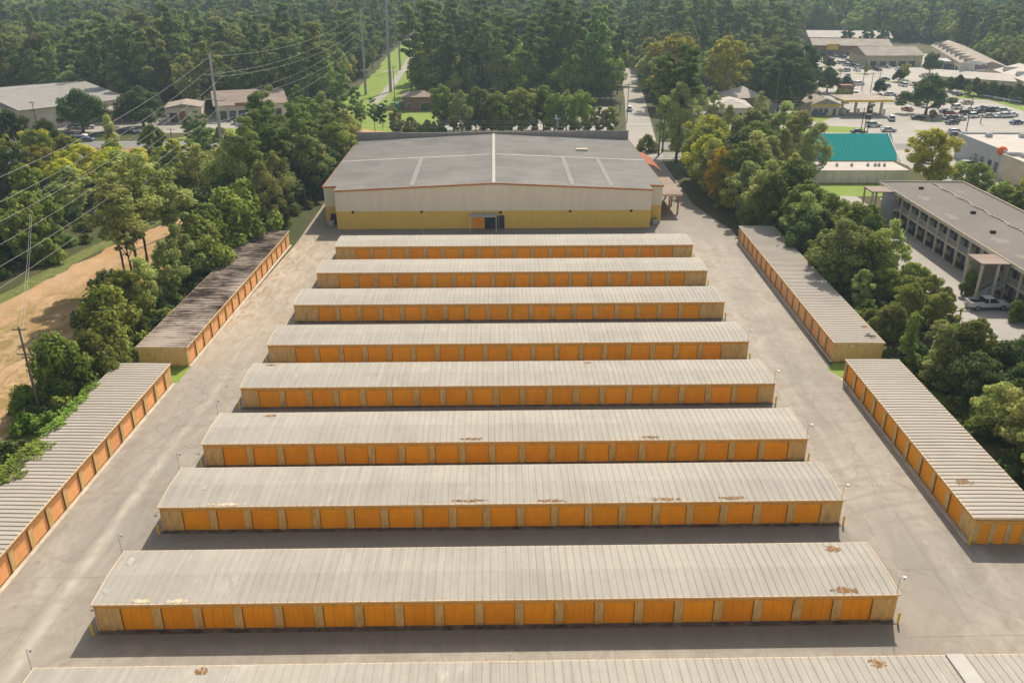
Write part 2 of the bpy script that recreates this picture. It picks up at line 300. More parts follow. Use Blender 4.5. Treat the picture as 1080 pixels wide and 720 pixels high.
# ------------------------------------------------------------------ mesh tools
class MB:
    def __init__(s): s.v = []; s.f = []
    def add(s, vs, fs):
        o = len(s.v); s.v += [tuple(p) for p in vs]; s.f += [tuple(i + o for i in f) for f in fs]; return s
    def box(s, x0, y0, z0, x1, y1, z1):
        return s.add([(x0,y0,z0),(x1,y0,z0),(x1,y1,z0),(x0,y1,z0),(x0,y0,z1),(x1,y0,z1),(x1,y1,z1),(x0,y1,z1)],
                     [(0,3,2,1),(4,5,6,7),(0,1,5,4),(1,2,6,5),(2,3,7,6),(3,0,4,7)])
    def tube(s, p0, p1, r0, r1=None, n=8, cap=True):
        r1 = r0 if r1 is None else r1
        a, b = Vector(p0), Vector(p1); d = (b - a).normalized()
        u = d.orthogonal().normalized(); w_ = d.cross(u)
        vs = []
        for c, r in ((a, r0), (b, r1)):
            for k in range(n):
                t = 2 * math.pi * k / n; vs.append(c + (u * math.cos(t) + w_ * math.sin(t)) * r)
        fs = [(k, (k + 1) % n, n + (k + 1) % n, n + k) for k in range(n)]
        if cap: fs += [tuple(range(n))[::-1], tuple(range(n, 2 * n))]
        return s.add(vs, fs)
    def path(s, pts, r, n=5):
        vs = []; fs = []
        for i, p in enumerate(pts):
            p = Vector(p); d = (Vector(pts[min(i + 1, len(pts) - 1)]) - Vector(pts[max(i - 1, 0)])).normalized()
            u = d.cross(Vector((0, 0, 1))); u = u.normalized() if u.length > 1e-4 else Vector((1, 0, 0)); w_ = d.cross(u)
            rr = r[i] if isinstance(r, (list, tuple)) else r
            for k in range(n):
                t = 2 * math.pi * k / n; vs.append(p + (u * math.cos(t) + w_ * math.sin(t)) * rr)
        for i in range(len(pts) - 1):
            for k in range(n):
                a = i * n + k; b_ = i * n + (k + 1) % n; fs.append((a, b_, b_ + n, a + n))
        return s.add(vs, fs)
    def extr(s, prof, axis, a, b):
        """closed 2-D profile extruded along axis ('x': profile is (y,z); 'y': profile is (x,z)) from a to b"""
        n = len(prof); f = (lambda t, p: (t, p[0], p[1])) if axis == 'x' else (lambda t, p: (p[0], t, p[1]))
        vs = [f(a, p) for p in prof] + [f(b, p) for p in prof]
        return s.add(vs, [(k, (k + 1) % n, n + (k + 1) % n, n + k) for k in range(n)] + [tuple(range(n))[::-1], tuple(range(n, 2 * n))])
    def ball(s, c, r, n=8, sz=1):
        vs = []; fs = []
        for i in range(n // 2 + 1):
            ph = math.pi * i / (n // 2)
            for k in range(n):
                t = 2 * math.pi * k / n
                vs.append((c[0] + r * math.sin(ph) * math.cos(t), c[1] + r * math.sin(ph) * math.sin(t), c[2] + sz * r * math.cos(ph)))
        for i in range(n // 2):
            for k in range(n):
                fs.append((i*n+k, i*n+(k+1)%n, (i+1)*n+(k+1)%n, (i+1)*n+k))
        return s.add(vs, fs)
    def mesh(s, name, mat):
        me = bpy.data.meshes.new(name); me.from_pydata(s.v, [], s.f); me.materials.append(mat); me.update(); return me
    def build(s, name, mat, parent=None, loc=(0, 0, 0), bevel=0):
        o = bpy.data.objects.new(name, s.mesh(name, mat)); C.objects.link(o); o.location = loc
        if parent: o.parent = parent
        if bevel:
            md = o.modifiers.new('bevel', 'BEVEL'); md.width = bevel; md.segments = 2; md.limit_method = 'ANGLE'
        return o
def thing(name, label, cat, loc=(0, 0, 0), rz=0, group=None):
    o = bpy.data.objects.new(name, None); C.objects.link(o); o.location = loc; o.rotation_euler = (0, 0, rz)
    o.empty_display_size = 0.5
    return tag(o, label, cat, group)
def tag(o, label, cat, group=None):
    o['label'] = label; o['category'] = cat
    if group: o['group'] = group
    return o
KIDS = {}
def copy_tree(o, parent=None):
    c = o.copy(); C.objects.link(c)
    if parent: c.parent = parent
    for ch in [x for x in o.children]: copy_tree(ch, c)
    return c
def sheet(name, pts, z, mat, wob=0.0, step=3.0, kind='structure', smooth=False):
    P = []
    n = len(pts)
    for i in range(n):
        a, b = Vector((*pts[i][:2], 0)), Vector((*pts[(i + 1) % n][:2], 0)); L = (b - a).length
        k = max(1, int(L / step)) if wob else 1
        nrm = Vector((-(b - a).y, (b - a).x, 0)).normalized()
        for j in range(k):
            p = a.lerp(b, j / k)
            if wob and j: p += nrm * random.uniform(-wob, wob)
            P.append(Vector((p.x, p.y, z)))
    tris = tessellate_polygon([P])
    fs = []
    for t in tris:
        a, b, c = (P[i] for i in t)
        fs.append(t if (b - a).cross(c - a).z > 0 else t[::-1])
    me = bpy.data.meshes.new(name); me.from_pydata([tuple(p) for p in P], [], fs); me.materials.append(mat); me.update()
    o = bpy.data.objects.new(name, me); C.objects.link(o)
    if kind: o['kind'] = kind
    return o

# ------------------------------------------------------------------ the ground
MB().add([(-4000, -600, 0), (4000, -600, 0), (4000, 7000, 0), (-4000, 7000, 0)], [(0, 1, 2, 3)]).build('ground', M['ground'])['kind'] = 'structure'
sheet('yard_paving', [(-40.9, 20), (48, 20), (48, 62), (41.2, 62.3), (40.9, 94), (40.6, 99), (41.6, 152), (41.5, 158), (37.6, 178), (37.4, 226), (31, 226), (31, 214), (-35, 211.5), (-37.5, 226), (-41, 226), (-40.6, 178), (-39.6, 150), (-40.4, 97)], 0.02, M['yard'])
sheet('dirt_field', [(-96, 60), (-50.5, 60), (-50, 92), (-53, 112), (-56, 135), (-58, 165), (-55, 205), (-63, 206), (-66, 172), (-73, 146), (-77, 112)], 0.012, M['dirt'], 0.9)
sheet('rough_grass_verge', [(-85, 82), (-76.8, 112), (-73.0, 146), (-69, 165), (-70.8, 166), (-75.8, 148), (-79.5, 114), (-89, 82)], 0.03, M['dullgrass'], 0.5)
sheet('weedy_ground', [(-58, 58), (-47, 58), (-47.3, 93), (-50.5, 96), (-52, 84), (-54.5, 76)], 0.024, M['dullgrass'], 0.5)
sheet('grass_patch', [(-42.5, 92.7), (-40.1, 92.7), (-40.1, 97.6), (-46.8, 97.6), (-46.8, 92.9)], 0.034, M['grass'], 0.15, 1)
sheet('grass_patch', [(41.0, 94.9), (47, 94.9), (47, 99.4), (41.4, 99.4), (39.9, 97.5)], 0.034, M['grass'], 0.15, 1)
sheet('grass_strip', [(47.6, 84), (50.5, 84), (51.5, 92), (48, 99)], 0.03, M['grass'], 0.4, 1)
sheet('highway', [(-420, 236.5), (420, 236.5), (420, 246.3), (-420, 246.3)], 0.03, M['asphalt'])
sheet('highway', [(-420, 223.5), (60, 223.5), (60, 232.5), (-420, 232.5)], 0.03, M['asphalt'])
sheet('median', [(-420, 232.6), (30, 232.6), (30, 236.4), (-420, 236.4)], 0.028, M['dullgrass'])
for yy in (228.0, 241.4):
    mb = MB()
    for k in range(-40, 24): mb.add([(k*12-8, yy-.1, .034), (k*12-4, yy-.1, .034), (k*12-4, yy+.1, .034), (k*12-8, yy+.1, .034)], [(0,1,2,3)])
    mb.build('lane_marking', M['paint'])['kind'] = 'structure'
for yy, xe in ((224.1, 60), (231.9, 60), (237.0, 420), (245.8, 420)):
    MB().add([(-420, yy-.08, .034), (xe, yy-.08, .034), (xe, yy+.08, .034), (-420, yy+.08, .034)], [(0,1,2,3)]).build('edge_marking', M['ypaint'] if yy in (231.9, 237.0) else M['paint'])['kind'] = 'structure'
# commercial land on the right, behind the motel and round the shops
sheet('parking_lot', [(60, 246.4), (98, 246.4), (98, 192), (128, 150), (260, 150), (330, 330), (215, 400), (240, 470), (215, 560), (182, 566), (146, 470), (128, 390), (112, 322), (60, 318)], 0.022, M['lot'], 0.6)
sheet('street', [(31.5, 226.2), (38.6, 226.2), (39.5, 246), (47, 330), (56, 440), (49, 440), (39.5, 330), (31.0, 246)], 0.036, M['street'])
sheet('motel_parking', [(61, 100), (74.5, 100), (74.5, 186), (69.5, 190), (62, 186)], 0.02, M['lot'], 0.3)
sheet('lawn', [(62, 186), (97, 184), (97, 197.5), (62, 197.5)], 0.03, M['grass'], 0.3)
sheet('lawn', [(83, 262.8), (113, 263.2), (110, 271), (100, 274), (83, 275)], 0.04, M['grass'], 0.3)
sheet('lawn', [(117, 263.5), (128, 263.5), (127, 267), (117, 268)], 0.04, M['grass'], 0.3)
sheet('lawn', [G(775, 128), G(868, 128), G(880, 123), G(790, 123)], 0.034, M['grass'], 0.2)
sheet('lawn', [G(1006, 97), G(1035, 94), G(1030, 99), G(1080, 112), G(1080, 118), G(1045, 106), G(1010, 104)], 0.04, M['grass'], 0.3)
sheet('lawn', [G(850, 60), G(864, 58), G(862, 52), G(852, 53)], 0.04, M['grass'], 0.3)
sheet('dealer_lot', [(-27, 266), (29, 266), (32, 312), (-26, 312)], 0.03, M['lot'], 0.5)
# power-line clearing
sheet('power_line_clearing', [(-66, 262), (-40, 262), (-22, 268), (-24, 298), (-40, 320), (-43, 420), (-52, 500), (-62, 720), (-50, 900), (-64, 900), (-80, 720), (-74, 500), (-68, 420), (-66, 330)], 0.02, M['grass'], 0.8, 6)
sheet('clearing_track', [(-57, 262), (-53.5, 262), (-51, 345), (-54.5, 423), (-63, 560), (-65, 560), (-57.5, 423), (-54.5, 345)], 0.03, M['street'], 0.3)
sheet('clearing_track', [(-66, 421), (-44, 423), (-44, 427), (-66, 425)], 0.034, M['street'], 0.2)
sheet('shop_forecourt', [(-152, 262), (-66, 258), (-72, 300), (-110, 292), (-150, 270)], 0.03, M['street'], 0.5)
sheet('lawn', [(-100, 250), (-70, 250), (-68, 262), (-90, 268)], 0.034, M['grass'], 0.3)
sheet('lawn', [(-72, 268), (-52, 262), (-52, 320), (-68, 322)], 0.036, M['grass'], 0.3)
sheet('roadside_clearing', [(-70, 262), (-42, 250), (-40, 262), (-56, 272)], 0.04, M['dirt'], 0.5)

# expansion joints and long cracks on the near paving
mb = MB()
def crack(pts, wd=0.03):
    wd *= .5
    for a, b in zip(pts[:-1], pts[1:]):
        a, b = Vector((*a, 0)), Vector((*b, 0)); n = Vector((-(b-a).y, (b-a).x, 0)).normalized() * wd
        mb.add([(*(a-n)[:2], .0245), (*(b-n)[:2], .0245), (*(b+n)[:2], .0245), (*(a+n)[:2], .0245)], [(0,1,2,3)])
for k in range(15):
    x = -29 + k * 4.1 + random.uniform(-.6, .6); p = [(x, 46.5)]
    for j in range(5): p.append((p[-1][0] + random.uniform(-.25, .25), p[-1][1] + 0.9))
    crack(p, 0.025)
crack([(30.5, 50.6), (38, 50.9), (47, 51.2)], .03)
for s0 in ((34, 51), (38, 50.8), (43, 49.5), (-33, 56), (-35, 62), (36, 58)):
    p = [s0]; a = random.uniform(-2.2, -0.8)
    for j in range(9): a += random.uniform(-.5, .5); p.append((p[-1][0] + .8*math.cos(a), p[-1][1] + .8*math.sin(a)))
    crack(p, .025)
for k in range(26):
    side = random.choice((-1, 1)); x0 = side * random.uniform(32.5, 38.5); y0 = random.uniform(46, 125); a = R(90) + random.uniform(-.12, .12); p = [(x0, y0)]; bend = random.uniform(-.04, .04)
    for j in range(random.randint(4, 9)): a += bend + random.uniform(-.25, .25); p.append((p[-1][0] + 1.1 * math.cos(a), p[-1][1] + 1.1 * math.sin(a)))
    crack(p, .03)
for yy in (58.5, 71, 84, 97, 109, 121): crack([(31.6, yy), (36, yy + .15), (40.3, yy + .3)], .03); crack([(-39.8, yy - 2), (-35, yy - 1.9), (-31.8, yy - 1.75)], .03)
crack([(36.2, 52), (36.4, 80), (36.1, 110), (36.3, 150)], .03); crack([(-36.3, 47), (-36.1, 70), (-36.4, 92)], .03)
mb.build('paving_cracks', simple('crack_filler', (.13, .115, .10), (.2, .18, .155), 1.5))['kind'] = 'structure'

# ------------------------------------------------------------------ storage buildings
U = 3.05
def ribbed_roof(length, depth, eave, ridge, pitch=0.61, ov=0.15, rh=.038):
    """one sheet: standing ribs run front to back over a very low gable"""
    xs = []
    n = int(length / pitch)
    for k in range(n + 1):
        x = k * length / n
        for dx, dz in ((-.05, 0), (-.018, rh), (.018, rh), (.05, 0)): xs.append((min(max(x + dx, 0), length), dz))
    ys = [(-ov, eave), (depth / 2, ridge), (depth + ov, eave)]
    vs = [(x, y, z + dz) for y, z in ys for x, dz in xs]; m = len(xs)
    fs = [(j*m+i, j*m+i+1, (j+1)*m+i+1, (j+1)*m+i) for j in range(2) for i in range(m - 1)]
    return MB().add(vs, fs)
def storage(name, label, loc, rz, length, doors, mr, mdoor, first=2.0, eave=2.62, ridge=2.80, panels=False, group=None, end_doors=0, split=None):
    t = thing(name, label, 'storage building', loc, rz, group)
    D = 6.1
    ribbed_roof(length, D, eave + .05, ridge + .05, rh=.038 if abs(rz) < .5 else .065).build('roof', mr, t)
    # slab under the roof sheet closes it at the rakes
    MB().extr([(-.14, eave - .03), (-.14, eave + .03), (D/2, ridge + .03), (D + .14, eave + .03), (D + .14, eave - .03), (D/2, ridge - .1)], 'x', .02, length - .02).build('roof_deck', M['fascia'], t)
    fa = MB().box(-.05, -.20, eave - .06, length + .05, -.145, eave + .055); fa.box(-.05, D + .145, eave - .12, length + .05, D + .20, eave + .045)
    for xa, xb in ((-.06, 0.0), (length, length + .06)):
        fa.extr([(-.2, eave - .06), (-.2, eave + .07), (D/2, ridge + .08), (D + .2, eave + .07), (D + .2, eave - .12), (D/2, ridge - .1)], 'x', xa, xb)
    fa.build('fascia', M['fascia'], t)
    body = MB().box(.0, .28, 0, length, D, eave - .04)
    body.extr([(.3, eave - .04), (D - .02, eave - .04), (D/2, ridge - .11)], 'x', .01, length - .01)
    body.build('wall', M['endwall'], t)
    DW, DH = 2.38, 2.14; first -= .04
    MB().box(0, 0, 0, first, .277, DH).build('pier', M['wall'], t)
    xe = first + (doors - 1) * U + DW; MB().box(xe, 0, 0, length, .277, DH).build('pier', M['wall'], t)
    pm_ = MB().box(0, 0, 0, U - DW, .277, DH).mesh('pier', M['wall'])
    for k in range(doors - 1):
        o = bpy.data.objects.new('pier', pm_); C.objects.link(o); o.parent = t; o.location = (first + k * U + DW, 0, 0)
    MB().box(0, 0, DH + .002, length, .277, eave - .05).build('header', M['header'], t)
    MB().box(-.05, -.42, 0, length + .05, -.003, .07).build('apron_curb', M['curb'] if abs(rz) < .5 else M['curb_light'], t)
    dm = MB()
    if panels:
        for a, b in ((0, .77), (.82, 1.57), (1.62, DW)): dm.box(a, .13, .02, b, .2, DH)
        dm.box(.77, .16, .02, .82, .2, DH); dm.box(1.57, .16, .02, 1.62, .2, DH)
    else:
        for k in range(7): dm.box(0, .13 + (.012 if k % 2 else 0), .02 + k*.3, DW, .2, .02 + k*.3 + (.298 if k < 6 else .295))
    me = dm.mesh('roll_up_door', mdoor)
    jm = MB().box(-.0, .05, 0, .035, .125, DH).box(DW - .035, .05, 0, DW, .125, DH).box(.035, .05, DH - .05, DW - .035, .125, DH).mesh('door_frame', M['jamb'])
    for k in range(doors):
        o = bpy.data.objects.new('roll_up_door', me); C.objects.link(o); o.parent = t; o.location = (first + k * U, 0, 0)
        for nm, mm in (('door_frame', jm),):
            q = bpy.data.objects.new(nm, mm); C.objects.link(q); q.parent = o
    dp = MB()
    dp.tube((.06, -.06, .08), (.06, -.06, eave - .15), .04, n=6)
    dp.build('downspout', M['fascia'], t)
    if end_doors:
        # narrow doors in the end wall at x = length
        y = 0
        for k in range(end_doors):
            yd = .45 + k * 1.42; MB().box(length + .002, y, 0, length + .12, yd, DH).build('end_pier', M['wall'], t); y = yd + .92
        MB().box(length + .002, y, 0, length + .12, D, DH).build('end_pier', M['wall'], t); MB().box(length + .002, 0, DH + .003, length + .12, D, eave - .15).build('end_header', M['header'], t)
        for k in range(end_doors):
            yd = .45 + k * 1.42
            MB().box(length + .004, yd, .02, length + .05, yd + .92, DH).build('narrow_door', M['door'], t)
    return t
def rust_patch(t, cx, cy, rx, ry, eave=2.62, ridge=2.80, m='rust', seed=0):
    """corroded flakes lying in the pans between the ribs: ragged small pieces, dense in the middle"""
    rnd = random.Random(seed + int(cx * 10)); D = 6.1; mb = MB()
    zz = lambda y: eave + (ridge - eave) * (1 - abs(y - D/2) / (D/2 + .15)) + .05
    for i in range(int(26 + 60 * rx * ry)):
        a = rnd.uniform(0, 6.28); q = rnd.random() ** .7; x0 = cx + rx * q * math.cos(a); y0 = cy + ry * q * math.sin(a)
        s_ = rnd.uniform(.05, .17) * (1.25 - q * .6); n = 7; P = []; h = rnd.uniform(.012, .03)
        for k in range(n):
            b = 2 * math.pi * k / n; rr = s_ * rnd.uniform(.5, 1.3); y = min(max(y0 + rr * math.sin(b) * .8, -.12), D + .12)
            P.append((x0 + rr * math.cos(b) * 1.3, y, zz(y) + h))
        mb.add(P, [tuple(range(n))])
    mb.build('rust_patch' if m == 'rust' else 'pale_patch', M[m], t)

rowY = [51.44, 64.02, 74.89, 87.35, 99.25, 113.10, 126.73, 140.19]
SH = R(1.84); ordn = ['first', 'second', 'third', 'fourth', 'fifth', 'sixth', 'seventh', 'eighth']
xoff = [-.04, .02, .14, .17, 0, -.13, .06, .26]
rows = []
lab = ['nearest whole storage row, three-panel orange doors, rust holes at both right roof corners',
 'second orange-door storage row from the bottom, brown flaking along its front eave',
 'third whole orange-door storage row counted from the bottom of the photo',
 'fourth orange-door storage row from the bottom, dark shadowed aisle in front',
 'fifth orange-door storage row from the bottom, wide plain tan wall at both ends',
 'sixth orange-door storage row from the bottom of the photo, third row away from the warehouse',
 'seventh orange-door storage row, second one in front of the big warehouse',
 'farthest short-looking orange-door storage row, directly in front of the big warehouse']
for i, Y in enumerate(rowY):
    nd = 19; fs_ = 1.93
    if i in (4, 5, 6, 7): nd, fs_ = 18, 3.4
    t = storage('storage_row', lab[i], (xoff[i] - 30.5 * math.cos(SH), Y - 30.5 * math.sin(SH), 0), SH, 61.0, nd, M['roof'], M['door'], fs_, panels=(i == 0), group='orange-door storage rows')
    rows.append(t)
rust_patch(rows[0], 57.9, 5.4, .75, .45); rust_patch(rows[0], 57.0, .35, 1.1, .4); rust_patch(rows[0], 3.6, .15, .8, .18, m='fascia'); rust_patch(rows[0], 6.2, .1, .9, .16, m='fascia')
rust_patch(rows[0], 1.1, 4.8, .3, .7, m='seam'); rust_patch(rows[0], .6, 1.2, .25, .35, m='seam')
for q in ((27.5, .3), (35, .15), (45, .2), (51, .3)): rust_patch(rows[1], q[0], q[1], 1.6, .22)
rust_patch(rows[1], 3.2, 2.6, .3, .4, m='seam'); rust_patch(rows[1], 6, .12, 2.2, .14, m='fascia')
rust_patch(rows[2], 5.5, 5.5, .7, .3); rust_patch(rows[2], 27, .3, 1.4, .2); rust_patch(rows[2], 45, .3, 1.0, .25); rust_patch(rows[3], 2.2, 5.7, .8, .25); rust_patch(rows[3], 40, 5.6, .5, .2)
near = storage('storage_row', 'nearest storage row, cut off by the bottom edge, pale seam band across its roof', (-31.3 * math.cos(SH), 38.75 - 31.3 * math.sin(SH), 0), SH, 85.4, 27, M['roof'], M['door'], 1.9, group='orange-door storage rows')
MB().extr([(-.16, 2.67), (-.16, 2.80), (3.05, 2.98), (6.26, 2.80), (6.26, 2.67), (3.05, 2.86)], 'x', 62.6, 63.8).build('white_seam_band', M['seam'], near)
rust_patch(near, 11.5, 5.75, .4, .35); rust_patch(near, 57.6, 5.6, .6, .45)

LU = storage('side_storage_building', 'leaf-stained dark-streaked storage building under the trees along the upper left drive', (-40.5, 97.2, 0), R(90), 51.0, 16, M['roof_dirty_glint'], M['door_side'], 0.9, ridge=2.66, group='side storage buildings')
LL = storage('side_storage_building', 'lower left storage building with green vines over its pale ribbed roof', (-40.75, 45.2, 0), R(90), 47.3, 15, M['roof_side'], M['door_side'], 0.45, ridge=2.66, group='side storage buildings')
RU = storage('side_storage_building', 'upper right storage building with tree shade on its roof and blank tan end wall', (41.3, 152.4, 0), R(-90), 52.7, 17, M['roof_side'], M['door_side'], 0.6, ridge=2.66, group='side storage buildings')
RL = storage('side_storage_building', 'lower right storage building with narrow orange doors in its near end wall', (41.0, 94.8, 0), R(-90), 32.6, 10, M['roof_side'], M['door'], 0.5, ridge=2.66, end_doors=4, group='side storage buildings')
MB().box(61.1 - 30, 0, 0, 61.1 - 30, 0, 0) if False else None
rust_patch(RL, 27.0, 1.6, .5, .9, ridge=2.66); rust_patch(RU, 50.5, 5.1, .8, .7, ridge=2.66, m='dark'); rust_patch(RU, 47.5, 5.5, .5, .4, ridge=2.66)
for t_, lt in ((LU, .9), (RU, 51.9)):
    pass
tag(MB().box(0, -.06, 0, .32, .0, .32).ball((.16, -.1, .16), .12, 8).build('wall_lamp', M['white'], None, (43.2, 99.58, 2.1)), 'white lamp on the blank end wall of the upper right storage building', 'lamp')
tag(MB().box(0, -.06, 0, .32, .0, .32).ball((.16, -.1, .16), .12, 8).build('wall_lamp', M['white'], None, (-42.9, 97.1, 2.1)), 'white lamp on the end wall of the leaf-stained upper left storage building', 'lamp')

# bollards and camera poles at the row ends
def bollard(x, y, label):
    o = MB().tube((0, 0, 0), (0, 0, .95), .085, n=10).ball((0, 0, .95), .085, 10).build('bollard', M['yellow'], None, (x, y, 0.02))
    return tag(o, label, 'bollard', 'yellow bollards at the storage row corners')
cs, sn = math.cos(SH), math.sin(SH)
def rowpt(i, lx, ly):
    Y = rowY[i]; return (xoff[i] - 30.5 * cs + lx * cs - ly * sn, Y - 30.5 * sn + lx * sn + ly * cs)
for i in range(8):
    for side, lx in (('left', -.25), ('right', 61.25)):
        if i > 4 and side == 'left': continue
        bollard(*rowpt(i, lx, -.45 if side == 'left' else -.3), f'yellow bollard at the {side} end of the {ordn[i]} whole storage row from bottom')
bollard(40.75, 61.9, 'yellow bollard at the near left corner of the lower right storage building')
def campole(x, y, label, h=4.2):
    t = thing('camera_pole', label, 'pole', (x, y, 0), 0, 'thin camera poles at the storage rows')
    MB().tube((0, 0, 0), (0, 0, h), .028, .022, 6).build('pole', M['steel'], t)
    MB().tube((-.02, 0, h - .02), (.28, -.04, h + .02), .018, n=6).build('arm', M['steel'], t)
    MB().ball((.3, -.05, h - .06), .09, 10).box(.2, -.14, h + .0, .4, .04, h + .04).build('camera_dome', M['steel'], t)
    MB().ball((.3, -.08, h - .15), .05, 8).build('lens', M['dark'], t)
    return t
for i, n in ((0, 'first'), (1, 'second'), (2, 'third')):
    campole(*rowpt(i, -.35, 6.4), f'left back camera pole of the {n} whole storage row from the bottom')
p = (-31.3 * cs - 6.4 * sn - .3, 38.75 - 31.3 * sn + 6.4 * cs); campole(*p, 'thin camera pole at the bottom left, behind the cut-off nearest storage row')
for i in (0, 1, 2, 3, 4):
    campole(*rowpt(i, 60.9, .12), f'right front camera pole on the {ordn[i]} whole storage row from the bottom', 1.5).location.z = 2.6
for k, x in enumerate((-32.4, -17, -1.5, 14)):
    campole(x, 155.2 + x * .032, 'small light pole on the aisle before the gold warehouse wall, %s from the left' % ['first', 'second', 'third', 'fourth'][k], 3.2)

# ------------------------------------------------------------------ warehouse
W = thing('warehouse', 'huge gable-fronted beige and gold metal warehouse with grey roof', 'warehouse', (-33.9, 158.35, 0), R(1.9))
Lx, Dp, EV, RG = 60.0, 51.0, 7.5, 8.85
def zr(x): return EV + (RG - EV) * (1 - abs(x - 30) / 30)
# walls: front projection 60 m wide, main hall 2.7 m wider at each side from 3.6 m back
MB().extr([(0, 3.5), (60, 3.5), (60, EV - .1), (30, RG - .1), (0, EV - .1)], 'y', 0, 3.6).build('upper_wall', M['beige'], W)
MB().extr([(-2.7, 3.5), (62.7, 3.5), (62.7, zr(62.7) - .1), (30, RG - .1), (-2.7, zr(-2.7) - .1)], 'y', 3.61, Dp).build('upper_wall', M['beige'], W)
MB().box(.03, .03, 0, 59.97, 3.6, 3.497).build('lower_wall', M['gold'], W)
MB().box(-2.67, 3.63, 0, 62.67, Dp - .03, 3.497).build('lower_wall', M['gold'], W)
def roofsheet(x0, x1, y0, y1, th=.06):
    z0, z1 = zr(x0), zr(x1)
    mb = MB(); n = max(1, int((y1 - y0) / .61)); ys = []
    for k in range(n + 1):
        y = y0 + k * (y1 - y0) / n
        for d, h in ((-.05, 0), (-.02, .05), (.02, .05), (.05, 0)): ys.append((min(max(y + d, y0), y1), h))
    vs = [(x, y, z + h) for x, z in ((x0, z0), (x1, z1)) for y, h in ys]; m = len(ys)
    mb.add(vs, [(i, m + i, m + i + 1, i + 1) if x1 > x0 else (i, i + 1, m + i + 1, m + i) for i in range(m - 1)])
    return mb
for a, b in ((-.15, 30), (60.15, 30)):
    roofsheet(a, b, -.12, 3.75).build('roof', M['wh_roof'], W)
for a, b in ((-2.9, 30), (62.9, 30)):
    roofsheet(a, b, 3.76, Dp).build('roof', M['wh_roof'], W)
for a, b in ((-.15, 30), (30.0, 60.15)):
    tr = MB().add([(a, -.2, zr(a) - .22), (b, -.2, zr(b) - .22), (b, -.2, zr(b) + .08), (a, -.2, zr(a) + .08), (a, -.13, zr(a) - .22), (b, -.13, zr(b) - .22), (b, -.13, zr(b) + .08), (a, -.13, zr(a) + .08)],
        [(0,1,2,3),(4,7,6,5),(3,2,6,7),(0,4,5,1),(0,3,7,4),(1,5,6,2)]); tr.build('rake_trim', M['rusttrim'], W)
for a, b in ((-2.95, -.2), (60.2, 62.95)):
    MB().add([(a, 3.5, zr(a) - .3), (b, 3.5, zr(b) - .3), (b, 3.5, zr(b) + .06), (a, 3.5, zr(a) + .06), (a, 3.58, zr(a) - .3), (b, 3.58, zr(b) - .3), (b, 3.58, zr(b) + .06), (a, 3.58, zr(a) + .06)],
        [(0,1,2,3),(4,7,6,5),(3,2,6,7),(0,4,5,1),(0,3,7,4),(1,5,6,2)]).build('wing_trim', M['rusttrim'], W)
MB().box(62.91, 3.7, zr(62.9) - .28, 62.98, Dp, zr(62.9) + .03).box(-2.98, 3.7, zr(62.9) - .28, -2.91, Dp, zr(62.9) + .03).build('eave_trim', M['rusttrim'], W)
MB().extr([(29.7, RG + .0), (29.7, RG + .09), (30, RG + .12), (30.3, RG + .09), (30.3, RG + .0)], 'y', -.1, Dp).build('ridge_cap', M['seam'], W)
for a, b in ((-2.8, 29.5), (30.5, 62.8)):
    MB().add([(a, 26.5, zr(a) + .06), (b, 26.5, zr(b) + .06), (b, 26.75, zr(b) + .065), (a, 26.75, zr(a) + .065)], [(0,1,2,3)]).build('roof_seam', M['white'], W)
M['faded'] = simple('faded_panel', (0.20, .190, .178), (.25, .238, .222), .5)
for a in (14, 44.5, 52):
    MB().add([(a, 1, zr(a) + .057), (a + .9, 1, zr(a + .9) + .057), (a + .9, 26, zr(a + .9) + .057), (a, 26, zr(a) + .057)], [(0,1,2,3)]).build('faded_panel', M['faded'], W)
MB().box(48.5, 34, zr(50) - .1, 51.2, 35.0, zr(50) + .5).build('roof_hatch', M['cream'], W, bevel=.03)
# back parapet with corrugated face seen over the roof
for x0, x1, h in ((-3, 8, 9.3), (8, 22, 9.15), (22, 50, 9.35), (50, 62.8, 9.5)):
    mb = MB(); mb.box(x0, Dp + .02, 0, x1 - .003, Dp + .3, h)
    k = x0 + .2
    while k < x1 - .2: mb.box(k, Dp - .06, 7.4, k + .14, Dp + .018, h - .05); k += .5
    mb.build('parapet', simple('parapet_metal', (.30, .275, .26), (.25, .225, .21), .6), W)
# entrance
MB().box(26.0, -.06, .02, 27.9, .02, 2.5).build('entrance_door', M['door'], W)
MB().box(28.2, -.06, .02, 30.9, .02, 2.6).box(31.0, -.05, .02, 32.0, .02, 2.6).build('glass_door', M['glass'], W)
MB().box(25.4, -2.4, 2.9, 30.6, -.02, 3.05).build('entrance_canopy', M['steel'], W)
for x in (25.5, 30.4): MB().tube((x, -2.3, 0), (x, -2.3, 2.9), .06, n=6).build('canopy_post', M['white'], W)
MB().box(31.0, -.35, 3.0, 31.5, -.02, 3.4).build('wall_unit', M['dark'], W)
for x in (3.0, 16.0, 44.3, 56.0): MB().box(x, -.3, 3.25, x + .45, .02, 3.55).box(x + .1, -.36, 3.2, x + .35, -.3, 3.4).build('wall_light', M['dark'], W)
MB().box(-1.7, 3.2, 0, -.6, 3.6, 2.1).build('side_door', M['dark'], W)
MB().box(-.35, 2.9, 0, -.2, 3.5, 2.2).box(60.15, 2.9, 0, 60.3, 3.5, 2.2).build('corner_post', M['beige'], W)
